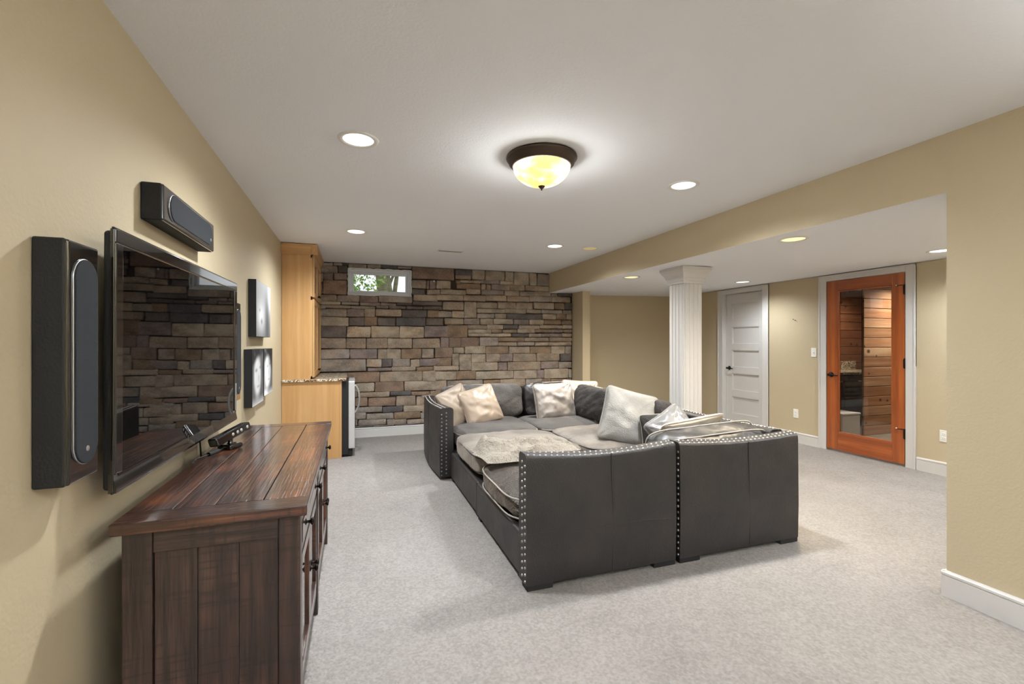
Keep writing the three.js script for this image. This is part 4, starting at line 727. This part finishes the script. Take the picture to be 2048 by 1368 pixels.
{ const t = thing('wall_hook', 'small white round hook on the stones right of the window', 'hook', [1.09, 2.2, -6.67]); part('stem', lathe([[0, 0], [0.006, 0], [0.005, 0.02]], 10, 1.09, 2.2, -6.69, [Math.PI / 2, 0, 0]), M.plate, t); part('head', lathe([[0, 0.014], [0.01, 0.01], [0.013, 0], [0, 0]], 14, 1.09, 2.2, -6.672, [Math.PI / 2, 0, 0]), M.plate, t); }
for (const [y, z, l] of [[1.62, -4.55, 'upper of two tiny dark nails in the wall between the doors'], [1.605, -4.52, 'lower of two tiny dark nails in the wall between the doors']]) { const t = thing('nail', l, 'nail', [DX, y, z], 'tiny nails in the wall of doors'); part('shank', lathe([[0, 0], [0.002, 0], [0.002, 0.012], [0.006, 0.013], [0.005, 0.016], [0, 0.017]], 10, DX, y, z, [0, 0, Math.PI / 2]), M.bronze, t); }

// ---------------------------------------------------------------- the sectional sofa
// an upholstered panel: local x runs along it, z points out of the seat, nails along the top edge and down its ends
function panelGeo(L, H, T, sag, bow) {
  const prof = [[T, 0.03], [T + 0.004, H * 0.35], [T, H - 0.05]], r = 0.028;
  for (let i = 1; i <= 5; i++) { const a = i / 5 * Math.PI / 2; prof.push([T - r + r * Math.cos(a), H - 0.03 + 0.03 * Math.sin(a)]); }
  for (let i = 0; i <= 5; i++) { const a = Math.PI / 2 + i / 5 * Math.PI / 2; prof.push([0.03 + 0.03 * Math.cos(a), H - 0.03 + 0.03 * Math.sin(a)]); }
  prof.push([0.0, H * 0.5], [0, 0.03]);
  const N = 28, K = prof.length, pos = [], idx = [];
  for (let i = 0; i <= N; i++) for (const [z, y] of prof) { const s = i / N, q = Math.sin(Math.PI * s); pos.push(L * s, y - sag * q * (y / H) ** 3, z + bow * q + 0.0025 * n3(L * s * 5, y * 5, z * 3, 17)); }
  for (let i = 0; i < N; i++) for (let k = 0; k < K - 1; k++) { const a = i * K + k, b = a + 1, c = a + K, d = c + 1; idx.push(a, c, b, b, c, d); }
  const ends = [];
  for (const [i, flip] of [[0, 0], [N, 1]]) { const sh = poly(prof.map(([z, y]) => [z, y])), g = new THREE.ShapeGeometry(sh).toNonIndexed(), p = g.attributes.position; for (let k = 0; k < p.count; k++) p.setXYZ(k, i ? L : 0, p.getY(k), p.getX(k)); if (!flip) for (let k = 0; k < p.count; k += 3) { const a = [p.getX(k), p.getY(k), p.getZ(k)]; p.setXYZ(k, p.getX(k + 1), p.getY(k + 1), p.getZ(k + 1)); p.setXYZ(k + 1, ...a); } g.computeVertexNormals(); ends.push(boxUV(g)); }
  const g = new THREE.BufferGeometry(); g.setAttribute('position', new THREE.Float32BufferAttribute(pos, 3)); g.setIndex(idx); g.computeVertexNormals();
  return join([boxUV(g, 'x', nextOff()), ...ends]);
}
function nailsGeo(L, H, T, sag, bow, ends) {
  const one = new THREE.SphereGeometry(0.0082, 7, 4, 0, 6.2832, 0, Math.PI / 2), out = [], q = (x) => Math.sin(Math.PI * x / L), top = (x) => H - sag * q(x) - 0.0015;
  for (let x = 0.016; x < L - 0.008; x += 0.034) { out.push(one.clone().rotateX(0.5).translate(x, top(x) - 0.0045, T - 0.017 + bow * q(x)), one.clone().translate(x + 0.015 > L - 0.006 ? x : x + 0.015, top(x) + 0.001, T - 0.052 + bow * q(x))); }
  for (const e of ends) for (let y = 0.05; y < H - 0.03; y += 0.036) for (const [z, dy] of [[T - 0.016, 0], [T - 0.06, 0.015]]) out.push(one.clone().rotateZ(e ? -Math.PI / 2 : Math.PI / 2).translate(e ? L : 0, y + dy, z));
  return join(out);
}
function seamGeo(L, H, T, sag, bow, fx, fy) {
  const o = [], z = (x) => T + 0.0022 + bow * Math.sin(Math.PI * x / L), v = []; for (let i = 0; i <= 10; i++) v.push([L * fx + 0.006 * Math.sin(i * 0.5), 0.04 + (H - 0.07) * i / 10, z(L * fx)]);
  const h = []; for (let i = 0; i <= 10; i++) h.push([L * (0.01 + 0.98 * i / 10), H * fy + 0.004 * Math.sin(i * 1.1) - 0.02 * i / 10, z(L * i / 10) + 0.001]);
  o.push(boxUV(tube(v, 0.0026, 24, 5)), boxUV(tube(h, 0.0026, 24, 5))); return join(o);
}
function upholstery(t, name, L, H, T, sag, bow, [x, z], turn, ends, seam = null) {       // adds a panel, its nail trim and its seam
  const put = (g) => g.rotateY(turn).translate(x, 0, z);
  const p = part(name, put(panelGeo(L, H, T, sag, bow)), M.leather, t);
  part('nailhead_trim', put(nailsGeo(L, H, T, sag, bow, ends)), M.nail, p, 'rows of round metal nailheads', 'stuff');
  if (seam) part('seam', put(seamGeo(L, H, T, sag, bow, ...seam)), M.seam, p);
}
function base(t, x0, x1, z0, z1, h = 0.27) {
  part('base', boxUV(new RoundedBoxGeometry(x1 - x0, h - 0.03, z1 - z0, 3, 0.022).translate((x0 + x1) / 2, (h + 0.03) / 2, (z0 + z1) / 2), 'x', nextOff()), M.leather, t);
  for (const x of [x0 + 0.012, x1 - 0.152]) for (const z of [z0 + 0.012, z1 - 0.082]) part('foot', rb(x, x + 0.14, 0, 0.04, z, z + 0.07, 0.005), M.black, t);
}
const SG = 'modules of the dark leather sectional sofa', XA = 0.86, XM = 1.802, XN = 1.832, XE = 2.775, ZN = -2.265, Z1 = -3.34, Z2 = -4.36, Z3 = -5.42, T = 0.115, PH = 0.725;
{
  let t = thing('sofa_section', 'near left leather sofa section with scuffed nailhead panel facing the camera', 'sofa', [(XA + XM) / 2, 0, -2.8], SG);
  base(t, XA, XM, Z1, ZN - T + 0.01); upholstery(t, 'end_panel', XM - XA + 0.005, PH, T, 0.028, 0, [XA - 0.005, ZN - T], 0, [0, 1], [0.545, 0.42]);
  for (const x of [XA, XM - 0.15]) part('foot', rb(x, x + 0.15, 0, 0.036, ZN - 0.08, ZN - 0.002, 0.005), M.black, t);
  t = thing('sofa_section', 'near right leather sofa corner section with nailhead panel facing the camera', 'sofa', [(XN + XE) / 2, 0, -2.8], SG);
  base(t, XN, XE - 0.1, Z1, ZN - T + 0.01); upholstery(t, 'end_panel', XE - XN, PH - 0.005, T, 0.02, 0, [XN, ZN - T], 0, [0, 1], [0.56, 0.47]);
  upholstery(t, 'back_panel', -T + ZN - Z1, PH, T, 0.008, 0, [XE - T, ZN - T], Math.PI / 2, [], [0.5, 0.45]);
  for (const x of [XN, XE - 0.15]) part('foot', rb(x, x + 0.15, 0, 0.036, ZN - 0.08, ZN - 0.002, 0.005), M.black, t);
  t = thing('sofa_section', 'backless middle leather section between the left arm and the near panel', 'sofa', [(XA + XM) / 2, 0, -3.85], SG); base(t, XA + 0.006, XM, Z2 + 0.006, Z1 - 0.006);
  t = thing('sofa_section', 'middle right leather sofa section with a back along the column side', 'sofa', [(XN + XE) / 2, 0, -3.85], SG); base(t, XN, XE - 0.1, Z2 + 0.006, Z1 - 0.006); upholstery(t, 'back_panel', Z1 - Z2 - 0.01, PH, T, 0.008, 0, [XE - T, Z1 - 0.005], Math.PI / 2, [], [0.5, 0.45]);
  t = thing('sofa_section', 'far left leather sofa section with a nailhead arm', 'sofa', [1.3, 0, -4.9], SG);
  base(t, 0.9, XM, Z3 + 0.1, Z2); upholstery(t, 'arm', Z2 - Z3 - 0.005, 0.69, 0.13, 0.006, 0.028, [0.9, Z3], -Math.PI / 2, [1], [0.5, 0.45]);
  upholstery(t, 'back_panel', XM - 0.905, 0.7, T, 0.01, 0, [XM, Z3 + T], Math.PI, [], [0.5, 0.45]);
  t = thing('sofa_section', 'far right leather sofa corner section by the stone wall', 'sofa', [(XN + XE) / 2, 0, -4.9], SG);
  base(t, XN, XE - 0.1, Z3 + 0.1, Z2); upholstery(t, 'back_panel', XE - XN, 0.7, T, 0.01, 0, [XE, Z3 + T], Math.PI, [], [0.5, 0.45]); upholstery(t, 'side_panel', Z2 - Z3 - T - 0.004, PH, T, 0.008, 0, [XE - T, Z2], Math.PI / 2, [], [0.5, 0.45]);
}
// seat cushions
function seat(name, label, x0, x1, z0, z1, y0, y1, mat, pipe, seed, o = {}) {
  const cx = (x0 + x1) / 2, cz = (z0 + z1) / 2, w = x1 - x0, d = z1 - z0, h = y1 - y0, t = placed(name, label, 'cushion', [cx, y0, cz], o.rot || [0, 0, 0], o.group || 'seat cushions of the sectional sofa');
  const c = part('cover', softBox(w, h, d, { n: o.n || 6, seg: 26, crown: o.crown ?? 0.22, amp: o.amp ?? 0.007, seed, pinch: o.pinch ?? 0.1 }).translate(0, h / 2, 0), mat, t);
  for (const y of [0.22, 0.78]) part('piping', boxUV(softRing(w * 0.985, d * 0.985, h * y, 0.0055, (o.n || 6) + 0.8, 0.005, seed)), pipe, c);
  return t;
}
seat('seat_cushion', 'dark grey velvet seat cushion under the beige satin pillow', 0.925, 1.79, -5.2, -4.27, 0.285, 0.465, V.grey, V.piping, 11);
seat('seat_cushion', 'dark grey velvet seat cushion under the silver satin pillow', 1.81, 2.64, -5.2, -4.27, 0.285, 0.46, V.grey, V.piping, 12);
seat('seat_cushion', 'pale taupe velvet seat cushion under the furry throw', 0.868, 1.8, -4.25, -3.32, 0.285, 0.475, V.light, V.pipeDark, 13, { crown: 0.25 });
seat('seat_cushion', 'pale taupe velvet seat cushion under the large pale pillow', 1.82, 2.65, -4.25, -3.32, 0.285, 0.475, V.light, V.pipeDark, 14, { crown: 0.25 });
seat('seat_cushion', 'shiny brown velvet seat cushion sagging behind the near left panel', 0.838, 1.795, -3.3, -2.4, 0.262, 0.455, V.brown, V.piping, 15, { amp: 0.018, crown: 0.3, pinch: 0.3, n: 4 });
seat('seat_cushion', 'grey velvet seat cushion hidden in the near right corner', 1.815, 2.65, -3.29, -2.4, 0.285, 0.46, V.dim, V.piping, 16);
// back cushions: wide, leaning on the backs
function backCushion(label, w, h, d, pos, rot, mat, pipe, seed, o = {}) {
  const t = placed('back_cushion', label, 'cushion', pos, rot, 'loose back cushions of the sectional sofa');
  const c = part('cover', softBox(w, d, h, { n: o.n || 5, seg: 26, crown: 0.45, amp: o.amp || 0.012, seed, pinch: 0.2 }).rotateX(-Math.PI / 2).translate(0, h / 2, 0), mat, t);
  for (const s of [0.25, 0.75]) part('piping', boxUV(softRing(w * 0.98, h * 0.98, (s - 0.5) * d, 0.0055, 6, 0.006, seed).rotateX(-Math.PI / 2).translate(0, h / 2, 0)), pipe, c);
  return t;
}
backCushion('dark grey velvet back cushion behind the beige satin pillow', 0.95, 0.38, 0.2, [1.4, 0.45, -5.13], [0, -0.14, 0], V.grey, V.piping, 21, { amp: 0.009, n: 7 });
backCushion('dark shiny back cushion with ruffled edges behind the silver satin pillow', 0.8, 0.39, 0.22, [2.31, 0.445, -5.12], [0, -0.14, 0.03], V.dim, V.piping, 22, { amp: 0.018, n: 7 });
backCushion('dark shiny back cushion turned in the far right sofa corner', 0.7, 0.37, 0.2, [2.52, 0.45, -4.6], [-Math.PI / 2, -0.15, 0], V.dark, V.piping, 23, { amp: 0.016, n: 6 });
backCushion('dark brown velvet back cushion just right of the large pale pillow', 0.78, 0.35, 0.2, [2.5, 0.465, -3.68], [-Math.PI / 2, -0.16, 0], V.dark, V.pipeDark, 24, { amp: 0.01, n: 6 });
backCushion('grey shiny back cushion slumped behind the near right nailhead panel', 0.9, 0.3, 0.26, [2.26, 0.45, -2.57], [Math.PI, -0.3, -0.05], V.dim, V.piping, 25, { amp: 0.012, n: 4 });
// throw pillows
function pillow(label, w, h, d, pos, rot, mat, pipe, seed, amp = 0.008) {
  const t = placed('throw_pillow', label, 'pillow', pos, rot, 'throw pillows on the sectional sofa'), c = part('cover', pillowGeo(w, h, d, seed, amp, 0.2), mat, t);
  part('piping', boxUV(pillowPiping(w, h, 0.005)), pipe, c); return t;
}
pillow('taupe satin pillow leaning on the left sofa arm', 0.45, 0.42, 0.18, [1.09, 0.44, -4.8], [0.6, -0.3, 0.26], V.taupe, V.pipeDark, 31, 0.01);
pillow('beige satin pillow in front of the taupe one on the far left seat', 0.43, 0.42, 0.2, [1.34, 0.44, -4.72], [0.15, -0.36, 0.24], V.beige, V.beige, 32, 0.012);
pillow('silver satin pillow leaning on the back cushion by the stone wall', 0.5, 0.42, 0.2, [2.18, 0.44, -4.78], [0.03, -0.3, 0.03], V.silver, V.silver, 33, 0.014);
pillow('cream satin pillow squeezed behind the right edge of the silver pillow', 0.44, 0.42, 0.14, [2.5, 0.45, -4.86], [-0.3, -0.18, -0.05], V.cream, V.beige, 34, 0.014);
pillow('large pale grey pillow standing upright in the middle of the sofa', 0.47, 0.49, 0.24, [2.17, 0.435, -3.42], [-0.32, -0.3, -0.27], V.pale, V.pale, 35, 0.009);
pillow('small dark velvet pillow tucked against the brown back cushion', 0.36, 0.28, 0.16, [2.4, 0.46, -3.14], [-0.5, -0.3, 0.1], V.dark, V.piping, 36, 0.008);
pillow('round shiny silver pillow in the near right sofa corner', 0.36, 0.33, 0.24, [2.46, 0.48, -2.98], [-0.2, -0.35, 0.55], V.shine, V.shine, 37, 0.016);
pillow('cream edged ivory pillow lying against the slumped grey cushion', 0.52, 0.32, 0.1, [2.3, 0.55, -2.86], [Math.PI + 0.06, -0.75, -0.16], V.ivory, V.ivory, 38, 0.006);
{ // furry throw
  const t = thing('throw_blanket', 'cream furry throw crumpled on the pale seat cushions', 'blanket', [1.2, 0.47, -3.35]), NU = 70, NV = 30, pos = [], idx = [];
  for (let side = 0; side < 2; side++) for (let j = 0; j <= NV; j++) for (let i = 0; i <= NU; i++) {
    const u = i / NU, v = j / NV, edge = Math.min(u, 1 - u, v, 1 - v), wob = 0.05 * n3(u * 5, v * 5, 0, 61);
    const x = lerp(0.83, 1.66, u) + 0.05 * n3(v * 4, u * 2, 1, 62), z = -3.27 + 0.05 * Math.sin(u * 6) + (v - 0.5) * (lerp(0.46, 0.24, sstep(0.2, 0.7, u)) + 1.4 * wob) + 0.05 * n3(u * 9, v * 3, 5, 66);
    const rid = 1 - Math.abs(n3(u * 6 + v * 2.5, v * 5 - u, 2, 63)) * 2.2, fold = (0.035 + 0.04 * sstep(0.75, 0.1, u)) * Math.pow(Math.max(0, rid), 1.2) + 0.035 * (n3(u * 8, v * 6, 4, 64) + 0.45) + 0.004 * n3(u * 20, v * 14, 1, 69);
    const y = 0.487 + (side ? 0 : (0.016 + Math.max(0, fold) * sstep(0, 0.12, edge)) * sstep(-0.02, 0.06, edge));
    pos.push(x, y, z);
  }
  const K = (NU + 1) * (NV + 1); for (let s = 0; s < 2; s++) for (let j = 0; j < NV; j++) for (let i = 0; i < NU; i++) { const a = s * K + j * (NU + 1) + i, b = a + 1, c = a + NU + 1, d = c + 1; if (s) idx.push(a, b, c, b, d, c); else idx.push(a, c, b, b, c, d); }
  const rim = []; for (let i = 0; i < NU; i++) rim.push(i); for (let j = 0; j < NV; j++) rim.push(j * (NU + 1) + NU); for (let i = NU; i > 0; i--) rim.push(NV * (NU + 1) + i); for (let j = NV; j > 0; j--) rim.push(j * (NU + 1));
  for (let k = 0; k < rim.length; k++) { const a = rim[k], b = rim[(k + 1) % rim.length]; idx.push(a, b, a + K, b, b + K, a + K); }
  const g = new THREE.BufferGeometry(); g.setAttribute('position', new THREE.Float32BufferAttribute(pos, 3)); g.setIndex(idx); g.computeVertexNormals(); part('fabric', boxUV(g), V.fur, t);
}

renderer.render(scene, camera);
